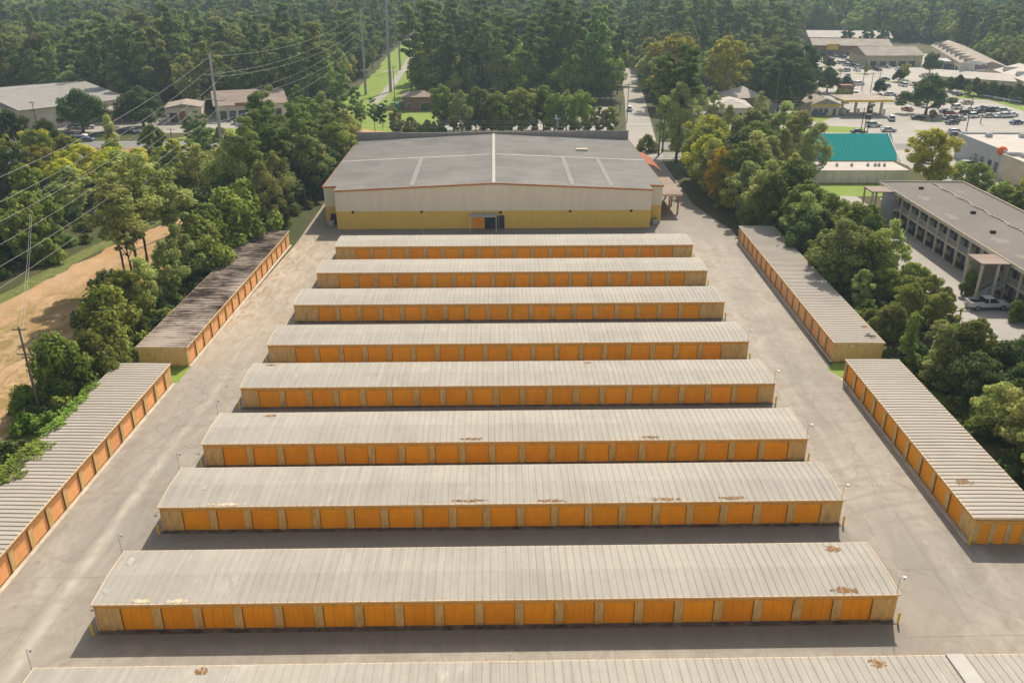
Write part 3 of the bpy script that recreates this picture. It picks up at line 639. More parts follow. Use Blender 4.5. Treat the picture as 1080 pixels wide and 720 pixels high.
for x, l in ((61.0, 'right'), (-2.1, 'left')):
    m_ = Matrix.Rotation(R(1.9), 4, 'Z'); q = m_ @ Vector((x, 2.4, 0))
    t = thing('air_conditioner', f'boxy air conditioning unit by the {l} front corner of the warehouse', 'air conditioner', (q.x - 33.9, q.y + 158.35, .02))
    MB().box(0, 0, 0, 1.0, .9, 1.0).build('cabinet', M['greywall'], t, bevel=.04)
    MB().tube((.5, .45, 1.0), (.5, .45, 1.06), .36, n=14).build('fan_grille', M['dark'], t)
# drive-under canopy on the right side and the red awning behind
t = MB()
MB().box(63.0, 9, 4.05, 67.8, 24, 4.3).build('side_canopy', M['pinkroof'], W)
MB().box(63.0, 8.93, 3.85, 67.85, 8.99, 4.32).box(67.81, 9, 3.85, 67.87, 24, 4.32).build('canopy_trim', M['fascia'], W)
for y in (10, 16.5, 23): MB().box(67.2, y, 0, 67.5, y + .3, 4.04).build('canopy_post', M['rusttrim'], W)
MB().box(65.4, 10, 0, 65.7, 10.3, 4.04).build('canopy_post', M['rusttrim'], W)
MB().extr([(63.0, 6.6), (63.0, 6.8), (65.0, 6.2), (66.8, 5.0), (66.7, 4.8), (64.9, 6.0)], 'y', 27, 40).build('red_awning', M['redawn'], W)

# ------------------------------------------------------------------ plants
def crown(name, mat, H, hb, Rr, shape, nl, lr, n, leaf, seed, droop=0.0, squash=.75, aspect=1.0, fill=.2):
    rg = np.random.default_rng(seed); prof = {
      'round': lambda t: math.sqrt(max(0, 1 - (2 * t - 1) ** 2)) * .9 + .1,
      'dome': lambda t: math.sqrt(max(0.02, 1 - t * t)),
      'cone': lambda t: 1 - .88 * t, 'column': lambda t: .85 - .4 * t * t,
      'top': lambda t: .55 + .45 * math.sin(math.pi * min(1, t + .15)),
      'egg': lambda t: math.sin(math.pi * min(1, (.12 + .88 * t)) ** 1.2) * .9 + .1}[shape]
    L = []
    for k in range(nl):
        t = (k + rg.random()) / nl; a = k * 2.39996 + rg.random() * .9
        r = Rr * max(.05, prof(t)) - lr * Rr * .55; r = max(0, r) * (.55 + .5 * rg.random())
        q = lr * Rr * (.7 + .6 * rg.random()) * (0.75 + .25 * prof(t))
        L.append((r * math.cos(a), r * math.sin(a), hb + q * .5 + t * (H - hb - q * squash * 1.0), q))
    ph = rg.random() * 6.28; ax = .78 + .3 * rg.random(); cph, sph = math.cos(ph), math.sin(ph); L2 = []
    for (x, y, z, q) in L:
        if rg.random() < .10: continue
        g_ = 1 + .28 * math.sin(3 * math.atan2(y, x) + ph) + .15 * rg.normal(); x *= g_; y *= g_
        xr, yr = x * cph - y * sph, x * sph + y * cph; xr *= ax; L2.append((xr, yr, z + rg.normal() * q * .25, q * (.6 + .75 * rg.random())))
    L = L2
    L.append((0, 0, hb + (H - hb) * .5, Rr * .45)); L = np.array(L)
    wgt = L[:, 3] ** 2; wgt[-1] *= fill; wgt /= wgt.sum()
    i = rg.choice(len(L), n, p=wgt); d = rg.normal(size=(n, 3)); d /= np.linalg.norm(d, axis=1)[:, None]
    rad = (1 - .5 * rg.random(n) ** 1.4) * (1 + .18 * rg.normal(size=n) * (rg.random(n) < .3))
    P = L[i, :3] + d * (L[i, 3] * rad)[:, None] * np.array([1, 1, squash])
    P[:, 2] -= droop * np.hypot(P[:, 0], P[:, 1]) * rg.random(n)
    P[:, 2] = np.maximum(P[:, 2], .15)
    nr = d + np.array([0, 0, .45]) + rg.normal(size=(n, 3)) * .55; nr /= np.linalg.norm(nr, axis=1)[:, None]
    h = rg.normal(size=(n, 3)); u = np.cross(nr, h); u /= np.linalg.norm(u, axis=1)[:, None]; v = np.cross(nr, u)
    s = leaf * (.55 + .9 * rg.random(n)); u *= (s * .5 * aspect)[:, None]; v *= (s * .5)[:, None]
    bend = nr * (s * .12)[:, None]
    V = np.stack([P - u - bend, P - v * .8, P + u - bend, P + v], 1).reshape(-1, 3)
    me = bpy.data.meshes.new(name); me.vertices.add(4 * n); me.vertices.foreach_set('co', V.ravel())
    me.loops.add(4 * n); me.loops.foreach_set('vertex_index', np.arange(4 * n)); me.polygons.add(n)
    me.polygons.foreach_set('loop_start', np.arange(0, 4 * n, 4)); me.update(calc_edges=True); me.materials.append(mat)
    return me, L
def trunk_mesh(H, hb, L, r, seed, lean=.3):
    rg = random.Random(seed); mb = MB(); top = hb + (H - hb) * .75
    pts = [(rg.uniform(-lean, lean) * k / 5, rg.uniform(-lean, lean) * k / 5, top * k / 5 - (.2 if k == 0 else 0)) for k in range(6)]
    mb.path(pts, [r * (1.25 if k == 0 else 1 - .15 * k) for k in range(6)], 7)
    for x, y, z, q in list(L)[: 9]:
        z0 = max(hb * .8, z - math.hypot(x, y) * .8 - .6); k = min(4.99, z0 / top * 5); j = int(k); f = k - j
        a = Vector(pts[j]).lerp(Vector(pts[min(5, j + 1)]), f)
        mid = a.lerp(Vector((x, y, z)), .5) + Vector((0, 0, -.2))
        mb.path([a, mid, (x, y, z)], [r * .4, r * .26, r * .1], 5)
    return mb.mesh('trunk', M['bark'])
PROT = {}
def proto(key, mat, H, hb, Rr, shape, nl, lr, n, leaf, tr, **kw):
    for s in range(3):
        me, L = crown('crown', LEAF[mat], H, hb, Rr, shape, nl, lr, n, leaf, sum(map(ord, key)) * 3 + s, **kw)
        PROT[key, s] = (me, trunk_mesh(H, hb, L, tr, s + len(key)), H)
proto('oak', 'oak', 10, 2.0, 5.6, 'dome', 44, .27, 11000, .40, .34)
proto('broad', 'mid', 13, 2.2, 4.6, 'round', 48, .26, 9500, .40, .25)
proto('olive', 'lite', 13, 1.6, 4.3, 'egg', 44, .25, 9500, .36, .2)
proto('yellow', 'yel', 12, 1.5, 4.5, 'round', 42, .27, 9500, .38, .22)
proto('golden', 'gold', 14, 1.8, 5.2, 'round', 42, .27, 9500, .42, .25)
proto('pine', 'pine', 20, 9.5, 3.6, 'top', 26, .30, 6500, .44, .22, squash=.6, aspect=.55)
proto('tallpine', 'pine', 26, 13, 4.0, 'top', 18, .34, 5200, .55, .25, squash=.6, aspect=.6)
proto('bush', 'mid', 5.5, .1, 3.2, 'dome', 34, .30, 7000, .32, .12, squash=.9)
proto('shrub', 'oak', 4.5, .1, 2.7, 'dome', 22, .34, 4500, .3, .1, squash=.9)
proto('cone', 'lite', 9, .5, 2.4, 'cone', 24, .4, 5500, .32, .12)
proto('willow', 'lite', 16, 2.5, 5.0, 'egg', 50, .24, 11000, .32, .28, droop=.22)
KN = {'oak': ('oak_tree', 'dark round evergreen oak'), 'broad': ('broadleaf_tree', 'green broadleaf tree'), 'olive': ('olive_green_tree', 'pale olive-green tree'),
      'yellow': ('yellow_green_tree', 'bright yellow-green tree'), 'golden': ('golden_tree', 'golden autumn tree'), 'pine': ('pine_tree', 'pine with bare lower trunk'),
      'tallpine': ('pine_tree', 'tall pine with long bare trunk'), 'bush': ('bush', 'rounded green bush'), 'shrub': ('shrub', 'dark shrub'), 'cone': ('conical_tree', 'light green conical young tree'), 'willow': ('drooping_tree', 'feathery drooping tree')}
ntree = [0]; treepos = []
def tree(kind, x, y, h, label=None, group=None, wd=1.0, cat='tree', mat=None):
    name, desc = KN[kind]; me, tm, H = PROT[kind, random.randrange(3)]
    if mat:
        key = (me.name, mat)
        if key not in PROT: m2 = me.copy(); m2.materials[0] = LEAF[mat]; PROT[key] = m2
        me = PROT[key]
    s = h / H; t = thing(name, label or desc, 'bush' if kind in ('bush', 'shrub') else cat, (x, y, 0), random.uniform(0, 6.28), group)
    t.scale = (s * wd, s * wd, s)
    for nm, mm in (('trunk', tm), ('crown', me)):
        o = bpy.data.objects.new(nm, mm); C.objects.link(o); o.parent = t
    ntree[0] += 1; treepos.append((x, y)); return t
def scatter(poly, n, kinds, group, where, hr=(.8, 1.15), mind=3.5):
    xs = [p[0] for p in poly]; ys = [p[1] for p in poly]; got = 0; tries = 0
    while got < n and tries < n * 60:
        tries += 1; x = random.uniform(min(xs), max(xs)); y = random.uniform(min(ys), max(ys))
        if not inside(x, y, poly) or any((x-a)**2 + (y-b)**2 < mind**2 for a, b in treepos): continue
        k = random.choice(kinds); H = PROT[k, 0][2]
        kw = {}
        tree(k, x, y, H * random.uniform(*hr), KN[k][1] + ' ' + where, KN[k][1] + 's ' + where, random.uniform(.85, 1.15)); got += 1
def inside(x, y, poly):
    c = False; j = len(poly) - 1
    for i in range(len(poly)):
        a, b = poly[i], poly[j]
        if (a[1] > y) != (b[1] > y) and x < (b[0] - a[0]) * (y - a[1]) / (b[1] - a[1]) + a[0]: c = not c
        j = i
    return c
# key trees, left
tree('bush', -51.6, 88.0, 8.3, 'big round bushy tree between the sandy field and the lower left storage roof', wd=.72, mat='mid')
tree('bush', -49.8, 92.5, 6.5, 'dark bushy tree touching the near corner of the leaf-stained storage building', wd=.85)
tree('bush', -54.0, 84.5, 3.6, 'low bright green bush at the edge of the sandy field by the wooden pole', mat='vine')
for x, y, h in ((-58.4, 121.5, 19), (-57.0, 126.5, 21), (-55.8, 118.5, 17.5), (-60.5, 130.5, 20), (-54.0, 131, 18)):
    tree('pine', x, y, h, 'pine with bare trunk beside the sandy field on the left', 'pines beside the sandy field', 1.25, mat='lite')
tree('bush', -54.3, 108, 8.5, 'dark viny bush behind the near end of the leaf-stained storage building', mat='oak')
for x, y, h in ((-51.5, 101, 9), (-51, 106.5, 9.5), (-51.8, 112.5, 9), (-50.8, 118.5, 9.5), (-51.2, 125, 10), (-50, 131, 9.5), (-50.6, 137, 10.5), (-49.3, 143, 11), (-48.2, 149, 11)):
    tree(random.choice(['broad', 'olive', 'bush']), x, y, h, 'leafy tree leaning over the leaf-stained upper left storage roof', 'trees leaning over the upper left storage roof', .95)
scatter([(-62, 150), (-45, 152), (-41.8, 170), (-42.5, 222), (-56, 222), (-54.5, 172), (-58, 152)], 34, ['oak', 'broad', 'willow', 'olive', 'pine'], 0, 'in the dark belt left of the warehouse', (.8, 1.15), 3.3)
scatter([(-78, 168), (-66, 166), (-63, 205), (-66, 218), (-84, 218)], 16, ['broad', 'olive', 'yellow', 'pine'], 0, 'between the sandy track and the left highway', (.6, .9), 4)
scatter([(-112, 100), (-93, 118), (-83, 148), (-79, 165), (-88, 216), (-150, 214), (-175, 180)], 62, ['broad', 'oak', 'yellow', 'olive', 'broad'], 0, 'in the thicket at the left edge of the photo', (.55, .95), 5.2)
for px, py, h in ((125, 190, 10), (45, 185, 9.5), (75, 195, 8.5), (150, 185, 9)):
    x, y = G(px, py + 15); tree('yellow', x, y, h, 'bright yellow-green tree below the left highway', 'yellow-green trees below the left highway', 1.1)
scatter([(-92, 95), (-80.5, 116), (-76.5, 150), (-84, 152), (-99, 122)], 20, ['bush', 'shrub', 'broad'], 0, 'on the left edge of the sandy track', (.7, 1.0), 3)
tree('oak', *G(88, 140), 12, 'large dark oak before the long metal building at left', wd=1.15)
tree('oak', *G(152, 134), 11.5, 'large dark oak between the two low buildings at left', wd=1.2)
tree('cone', *G(120, 165), 10, 'narrow conical tree beside the left highway')
tree('broad', *G(20, 172), 13, 'dark leafy tree before the metal building at the left edge', mat='oak'); tree('broad', *G(55, 172), 11, 'dark leafy tree in front of the wooden pole at far left', mat='oak')
tree('pine', *G(205, 168), 11, 'rounded pine beside the left highway below the red-lettered building', wd=1.4); tree('pine', *G(272, 158), 13.5, 'round-topped pine in front of the pink-roofed building', wd=1.4)
tree('broad', *G(300, 185), 14, 'tall green tree at the left highway edge below the bright lawn', mat='pine')
scatter([(-60, 208), (-42, 224), (-42, 256), (-52, 258), (-66, 226), (-66, 212)], 8, ['broad', 'pine', 'olive'], 0, 'at the highway left of the warehouse corner', (.7, 1.0), 5)
for px, h in ((366, 8), (382, 11), (396, 12), (405, 11), (418, 8), (434, 7)):
    x, y = G(px, 148 + random.uniform(-3, 2)); tree('olive' if h < 9 else 'pine', x, y, h, 'small tree behind the left back corner of the warehouse', 'small trees behind the left back corner of the warehouse', 1.0)
# row of trees behind the warehouse
px = 468
while px < 645:
    x, y = G(px, 141 + random.uniform(-4, 4)); k = random.choice(['olive', 'broad', 'broad', 'olive', 'willow'])
    tree(k, x, y, random.uniform(10.5, 13.5) if px < 620 else 8, KN[k][1] + ' in the row just behind the warehouse roof', KN[k][1] + 's in the row just behind the warehouse roof', .95); px += random.uniform(7, 13)
for px in range(430, 470, 7):
    x, y = G(px, 143); tree('bush', x, y, random.uniform(3, 4.5), 'low bush behind the warehouse near the brick hut', 'low bushes behind the warehouse', .8)
# right of the warehouse
tree('willow', *G(713, 172), 19.5, 'big grey-green drooping tree at the right back corner of the warehouse', wd=1.05)
tree('bush', *G(682, 160), 4.5, 'green bush against the right back corner of the warehouse')
tree('yellow', *G(742, 190), 15, 'yellow-leaved tree in the right belt beside the warehouse canopy', wd=.95, mat='yel')
tree('golden', *G(757, 215), 12, 'narrow orange-gold tree at the front of the right belt', wd=.6)
tree('yellow', *G(733, 178), 9, 'small yellow tree beside the drive at the right of the warehouse')
tree('oak', *G(775, 205), 13, 'dark oak behind the orange-gold tree in the right belt'); 
for px, py, h in ((765, 165, 13), (785, 168, 13), (800, 175, 14), (822, 178, 15.5), (838, 185, 15), (852, 195, 13), (820, 205, 14), (795, 215, 13), (832, 218, 11)):
    k = random.choice(['willow', 'olive', 'willow'])
    tree(k, *G(px, py), h, KN[k][1] + ' in the pale grove left of the teal roof', KN[k][1] + 's in the grove left of the teal roof', 1.0)
tree('yellow', 41.8, 187, 12.5, 'tall yellow-green tree at the drive edge right of the warehouse', wd=.85)
tree('yellow', 42.2, 179, 9, 'slim bright yellow tree nearest the canopy, right of the warehouse', wd=.75, mat='gold')
tree('yellow', 44.0, 172, 8, 'small yellow-green tree at the drive edge above the upper right storage roof', wd=.8)
scatter([(41.5, 162), (46, 155), (49.5, 155), (53.5, 162), (55.5, 190), (59, 215), (44, 218), (40.5, 190)], 23, ['broad', 'oak', 'olive'], 0, 'in the belt right of the warehouse drive', (.7, 1.1), 3.6)
scatter([(49.5, 124), (59.5, 124), (57, 158), (52, 158), (49.6, 150)], 23, ['broad', 'olive', 'oak', 'bush', 'broad'], 0, 'between the upper right storage roof and the motel', (.6, .86), 3.3)
scatter([(49.5, 100), (61, 100), (60, 124), (49.6, 124)], 17, ['olive', 'bush', 'broad', 'bush'], 0, 'beside the near end of the upper right storage building', (.42, .58), 3.0)
scatter([(51.5, 60), (68, 60), (66, 98), (52, 98)], 36, ['olive', 'broad', 'oak', 'bush', 'olive'], 0, 'behind the lower right storage building', (.5, .72), 3.3)
tree('cone', *G(985, 408), 8, 'light green conical tree beside the lower right storage roof'); tree('cone', *G(955, 385), 7, 'slim green tree by the gap between the right storage buildings', wd=.8, mat='mid')
tree('bush', *G(895, 250), 6, 'green bush on the lawn side of the motel parking'); tree('bush', *G(916, 240), 4.5, 'small bush under the far motel canopy'); tree('bush', *G(1020, 312), 4, 'small bush beside the motel stairs', wd=.6); tree('bush', *G(1070, 338), 3, 'rounded bright bush at the right edge before the motel', wd=.8, mat='vine')
tree('broad', *G(978, 196), 12.5, 'broad yellow-green tree beside the teal-roofed building', wd=1.3, mat='yel')
tree('oak', *G(976, 121), 12.5, 'largest dark oak in the shopping lot, shading a parked car', wd=1.1)
tree('bush', *G(988, 190), 5, 'bush behind the far end of the motel'); tree('bush', *G(1012, 188), 4, 'low bush behind the motel roof', mat='lite')
scatter([(92, 148), (104, 140), (110, 170), (104, 186), (93, 176)], 12, ['bush', 'broad', 'yellow'], 0, 'behind the motel roof', (.5, .8), 3.5)
# sycamores and mid distance right
tree('broad', *G(706, 112), 24, 'huge yellow-topped round tree, left of the pair behind the white-roofed restaurant', wd=1.1, mat='syc'); tree('broad', *G(762, 108), 23, 'huge yellow-topped round tree, right of the pair behind the white-roofed restaurant', wd=1.0, mat='syc')
tree('yellow', *G(1047, 58), 17, 'bright golden-yellow tree in the wood behind the right shopping strip', wd=1.3, mat='gold')
for px, py, h in ((820, 118, 17), (838, 120, 18), (806, 112, 16), (850, 112, 13), (826, 108, 20), (845, 100, 19)):
    tree('broad', *G(px, py), h, 'dark green tree in the clump between restaurant and gas station', 'dark trees between restaurant and gas station', 1.0, mat='oak')
for px, py, h, k, l in ((872, 97, 9, 'oak', 'dark tree behind the gas station shop'), (892, 93, 4.5, 'oak', 'small round tree behind the gas station canopy'), (926, 100, 5.5, 'oak', 'lollipop tree at the road beyond the gas canopy'), (953, 84, 6.5, 'yellow', 'pale green round tree before the tan strip mall'), (980, 78, 9, 'oak', 'dark oak before the strip mall, left of the billboard'), (1017, 70, 7, 'oak', 'dark tree just behind the billboard'), (866, 65, 6, 'oak', 'small tree at the far left of the shop lot'), (846, 140, 5, 'olive', 'small palm-like tree at the highway left of the teal roof')):
    tree(k, *G(px, py), h, l)
for px in range(1000, 1084, 9):
    x, y = G(px, 96 + (px - 1000) * .17); tree('oak', x, y, random.uniform(5, 6.5), 'dark low tree in the hedge row below the billboard', 'dark trees in the hedge row below the billboard', .8)
for px, py in ((905, 38), (913, 50), (892, 48), (930, 47), (1005, 47)):
    tree('broad', *G(px, py + 3), 12, 'dark tree rising between the far right shop roofs', 'dark trees between the far right shop roofs', mat='oak')
for px, py in ((700, 118), (722, 124), (752, 128), (738, 120), (800, 128)):
    tree('olive', *G(px, py), 9, 'green tree around the white-roofed restaurant', 'trees round the white-roofed restaurant', .9)

# far woods: one mass that nobody could count
FP = []
for key, mat, H, hb, Rr, shape, sq in (('a', 'far', 19, 5, 4.6, 'round', .75), ('b', 'far', 23, 9, 4.2, 'top', .6), ('c', 'far', 21, 3, 4.0, 'cone', .7), ('d', 'mid', 16, 3, 5.0, 'round', .75), ('e', 'lite', 15, 3, 4.6, 'egg', .75), ('f', 'pine', 27, 13, 4.0, 'top', .6)):
    for s in range(2):
        me, L = crown('woods_tree', LEAF[mat], H, hb, Rr, shape, 20, .36, 2600, .78, ord(key) * 5 + s, squash=sq)
        tm = trunk_mesh(H, hb, L, .24, s)
        # one mesh with both materials
        n0 = len(me.vertices); a = np.empty(n0 * 3); me.vertices.foreach_get('co', a); V = a.reshape(-1, 3).tolist() + [tuple(v.co) for v in tm.vertices]
        Fc = [tuple(p.vertices) for p in me.polygons]; nf = len(Fc); Fc += [tuple(i + n0 for i in p.vertices) for p in tm.polygons]
        m2 = bpy.data.meshes.new('woods_tree'); m2.from_pydata(V, [], Fc); m2.materials.append(LEAF[mat]); m2.materials.append(M['bark'])
        mi = np.zeros(len(Fc), dtype=np.int32); mi[nf:] = 1; m2.polygons.foreach_set('material_index', mi); m2.update()
        FP.append(bpy.data.objects.new('woods_tree', m2))
def gn_scatter(name, pts, protos):
    """pts: (x, y, z, rot, scale, kind)"""
    me = bpy.data.meshes.new(name); me.from_pydata([p[:3] for p in pts], [], [])
    for an, ty, ix in (('rot', 'FLOAT', 3), ('scl', 'FLOAT', 4), ('kind', 'INT', 5)):
        at = me.attributes.new(an, ty, 'POINT'); at.data.foreach_set('value', [p[ix] for p in pts])
    o = bpy.data.objects.new(name, me); C.objects.link(o); o['kind'] = 'stuff'
    ng = bpy.data.node_groups.new(name, 'GeometryNodeTree')
    ng.interface.new_socket('Geometry', in_out='INPUT', socket_type='NodeSocketGeometry'); ng.interface.new_socket('Geometry', in_out='OUTPUT', socket_type='NodeSocketGeometry')
    gi = ng.nodes.new('NodeGroupInput'); go = ng.nodes.new('NodeGroupOutput'); jn = ng.nodes.new('GeometryNodeJoinGeometry')
    def attr(n, ty):
        a = ng.nodes.new('GeometryNodeInputNamedAttribute'); a.data_type = ty; a.inputs[0].default_value = n; return a.outputs[0]
    r, s, k = attr('rot', 'FLOAT'), attr('scl', 'FLOAT'), attr('kind', 'INT')
    cr = ng.nodes.new('ShaderNodeCombineXYZ'); ng.links.new(r, cr.inputs[2])
    for i, ob in enumerate(protos):
        oi = ng.nodes.new('GeometryNodeObjectInfo'); oi.inputs['Object'].default_value = ob; oi.inputs['As Instance'].default_value = True
        cp = ng.nodes.new('FunctionNodeCompare'); cp.data_type = 'INT'; cp.operation = 'EQUAL'; ng.links.new(k, cp.inputs[2]); cp.inputs[3].default_value = i
        ip = ng.nodes.new('GeometryNodeInstanceOnPoints')
        ng.links.new(gi.outputs[0], ip.inputs['Points']); ng.links.new(cp.outputs[0], ip.inputs['Selection']); ng.links.new(oi.outputs['Geometry'], ip.inputs['Instance'])
        ng.links.new(cr.outputs[0], ip.inputs['Rotation']); ng.links.new(s, ip.inputs['Scale']); ng.links.new(ip.outputs[0], jn.inputs[0])
    ng.links.new(jn.outputs[0], go.inputs[0])
    md = o.modifiers.new('scatter', 'NODES'); md.node_group = ng
    return o
OPEN = [
 [(-35, 200), (34, 200), (48, 330), (60, 470), (46, 470), (37, 318), (-42, 322), (-45, 268)],         # dealer lot and street
 [(-170, 215), (-30, 215), (-22, 300), (-40, 322), (-68, 322), (-72, 315), (-106, 302), (-140, 312), (-200, 330), (-260, 330), (-260, 215)],
 [(-68, 318), (-40, 318), (-42, 420), (-50, 500), (-60, 720), (-46, 900), (-66, 905), (-82, 720), (-76, 500), (-70, 420)],
 [(44, 215), (44, 330), (62, 338), (97, 345), (120, 388), (140, 470), (160, 520), (166, 600), (178, 640), (238, 600), (262, 585), (248, 500), (228, 430), (218, 370), (212, 310), (240, 200), (240, 100), (50, 100)],
 [(-180, 60), (-180, 225), (60, 225), (60, 60)]]
pts = []; rg = random.Random(3)
def fnoise(x, y): return math.sin(x*.013 + 1.7*math.sin(y*.009)) + math.sin(y*.017 + 1.3*math.sin(x*.011) + 2)
y = 215.0
while y < 1750:
    st = 6.4 if y < 620 else (8.0 if y < 1000 else 11.5)
    x = -0.66 * y - 70
    while x < 0.66 * y + 70:
        jx = x + rg.uniform(-st*.45, st*.45); jy = y + rg.uniform(-st*.45, st*.45); x += st
        if any(inside(jx, jy, p) for p in OPEN): continue
        f = fnoise(jx, jy); u = rg.random()
        if jy > 380 and math.sin(jx * .031 + jy * .008) * math.sin(jy * .021 - jx * .01) > .93: continue
        if -45 < jx < 50 and jy < 400 and rg.random() < .2: continue
        if -45 < jx < 50 and jy < 400: k = rg.choice([10, 11, 10, 11, 8, 7, 6])
        elif u < .28 + .25 * (f > 0.4): k = rg.choice([8, 9, 6])
        elif f > .2: k = rg.choice([0, 1, 6, 7, 4])
        else: k = rg.choice([0, 1, 2, 3, 4, 5, 2, 3, 10])
        sc_ = rg.choice((rg.uniform(.62, .95), rg.uniform(.85, 1.1), rg.uniform(.95, 1.28))) * (1.0 if st < 8 else 1.12)
        if jx > 60 and jy < 450: sc_ *= .8
        pts.append((jx, jy, 0, rg.uniform(0, 6.28), sc_, k))
    y += st * .9
gn_scatter('woodland', pts, FP)
# undergrowth below the near belts
UP = []
for s in range(3):
    me, L = crown('undergrowth_clump', LEAF[['mid', 'oak', 'vine'][s]], 1.7, .0, 1.5, 'dome', 10, .45, 900, .26, 90 + s, squash=.9)
    UP.append(bpy.data.objects.new('undergrowth_clump', me))
pts = []
for poly, n in (([(-62, 150), (-46.8, 150), (-41.5, 170), (-42.2, 222), (-62, 222)], 260), ([(-51.5, 97), (-47.2, 97), (-46.2, 150), (-52, 150), (-55, 125), (-53, 108)], 150),
                ([(-120, 95), (-93, 100), (-84, 118), (-77, 150), (-74, 168), (-66, 170), (-64, 218), (-150, 218)], 520), ([(48, 98), (62, 100), (62, 186), (44, 218), (41.5, 178), (42, 156), (48, 152)], 420),
                ([(48, 60), (66, 60), (62, 100), (48.5, 98), (51, 90)], 170), ([(-57, 60), (-48.5, 60), (-48.5, 92), (-52, 88)], 45), ([(-38, 212), (30, 214), (31, 222), (-38, 222)], 90), ([(92, 120), (120, 130), (112, 180), (98, 184), (92, 172)], 60)):
    for _ in range(n * 12):
        if n <= 0: break
        x = rg.uniform(min(p[0] for p in poly), max(p[0] for p in poly)); y = rg.uniform(min(p[1] for p in poly), max(p[1] for p in poly))
        if inside(x, y, poly): pts.append((x, y, 0, rg.uniform(0, 6.28), rg.uniform(.4, 1.25), rg.choice([0, 1, 1, 0, 2]))); n -= 1
gn_scatter('undergrowth', pts, UP)
# vines over the back edge of the lower left roof
def vine(x, y, rx, ry, n, label):
    rgv = np.random.default_rng(int(abs(y) * 10)); P = []; Fs = []
    for _ in range(n):
        a = rgv.random() * 6.28; q = rgv.random() ** .8 * (.55 + .6 * abs(math.sin(a * 2.5 + x + y)) + .25 * abs(math.sin(a * 7)))
        px_, py_ = x + rx * q * math.cos(a), y + ry * q * math.sin(a)
        z = (2.72 + .1 * rgv.random()) if px_ > -47.0 else max(.3, 2.75 - (-47.0 - px_) * rgv.random() * 1.6)
        z += .3 * (1 - q) * rgv.random()
        s = .10 + .13 * rgv.random(); th = rgv.random() * 6.28; o = len(P); tz = (rgv.random() - .5) * .25
        for dx, dy, dz in ((s, 0, tz), (0, s * .7, 0), (-s, 0, -tz), (0, -s * .7, 0)):
            P.append((px_ + dx * math.cos(th) - dy * math.sin(th), py_ + dx * math.sin(th) + dy * math.cos(th), z + .05 + dz))
        Fs.append((o, o + 1, o + 2, o + 3))
    tag(MB().add(P, Fs).build('vine', LEAF['vine']), label, 'vine', 'vines creeping over the lower left storage roof')
for (x, y, rx, ry, n), l in zip([(-47.2, 67.8, 1.9, 2.3, 800), (-46.9, 72.2, 1.9, 2.0, 650), (-47.1, 77.2, 1.0, 1.9, 420), (-47.2, 81.5, .9, 2.6, 480), (-47.3, 85.5, .7, 2.0, 350)],
        ['green vine patch on the roof at the left edge of the photo', 'long green vine tongue on the roof, second from the left edge', 'small green vine tuft at mid roof edge of the lower left storage building', 'green vine strip between the roof edge and the bushy tree', 'thin vine strip under the big bushy tree at the roof edge']):
    vine(x, y, rx, ry, n, l)

# ------------------------------------------------------------------ transmission and utility poles
def tpole(name, x, y, h, label, arms, r=.42):
    t = thing(name, label, 'pole', (x, y, 0), 0, 'steel transmission poles')
    mb = MB(); mb.tube((0, 0, 0), (0, 0, h), r, r * .5, 12); mb.build('shaft', M['polegrey'], t)
    for z, s in arms:
        a = MB(); a.tube((0, 0, z), (s * 2.0, 0, z + .1), .07, n=6); a.tube((0, 0, z + 1.4), (s * 2.0, 0, z + .12), .035, n=5)
        for k in range(6): a.tube((s * (.7 + .2 * k), 0, z + .03), (s * (.75 + .2 * k), 0, z + .05), .12, n=8)
        a.build('insulator_arm', M['wire'], t)
    return t
A1 = [(26.8, -1), (26.6, 1), (22.2, -1), (22.0, 1), (17.5, -1)]
tpole('transmission_pole', -58.7, 171.8, 30.7, 'nearest tall grey steel transmission pole, in the left tree belt', A1)
tpole('transmission_pole', -59.7, 342.7, 31, 'tall grey transmission pole, left one of the pair at the clearing', [(z, s) for z, s in A1], .5)
tpole('transmission_pole', -51.2, 350.9, 37, 'tallest grey transmission pole, running out of the top of the photo', [(33, 1), (30, 1), (27, 1)], .6)
tpole('transmission_pole', -57.6, 427.3, 27, 'farthest thin grey transmission pole, standing in the clearing', [(24, 1), (21, -1)], .45)
def wire(a, b, label, r=.035, sag=2.0, group='transmission wires'):
    pts = []
    for k in range(25):
        t = k / 24; p = Vector(a).lerp(Vector(b), t); p.z -= sag * 4 * t * (1 - t); pts.append(tuple(p))
    tag(MB().path(pts, r, 4).build('power_line', M['wire']), label, 'wire', group)
for i, (z, s) in enumerate(A1 + [(30.3, 0)]):
    wire((-58.7 + s*2, 171.8, z), (-58.2 + s*2, 2, z + .5), 'pale power wire sweeping down left from the nearest transmission pole', .018, 6.5, 'wires left of the nearest transmission pole')
    wire((-58.7 + s*2, 171.8, z), (-59.7 + s*2, 342.7, z), 'power wire from the nearest transmission pole towards the clearing', .02, 3.5, 'wires between the first two transmission poles')
for i, z in enumerate((33, 30, 27)):
    wire((-49.2, 350.9, z), (-56.0, 427.3, z - 8), 'thin wire between the far transmission poles', .04, 2, 'wires at the far clearing')
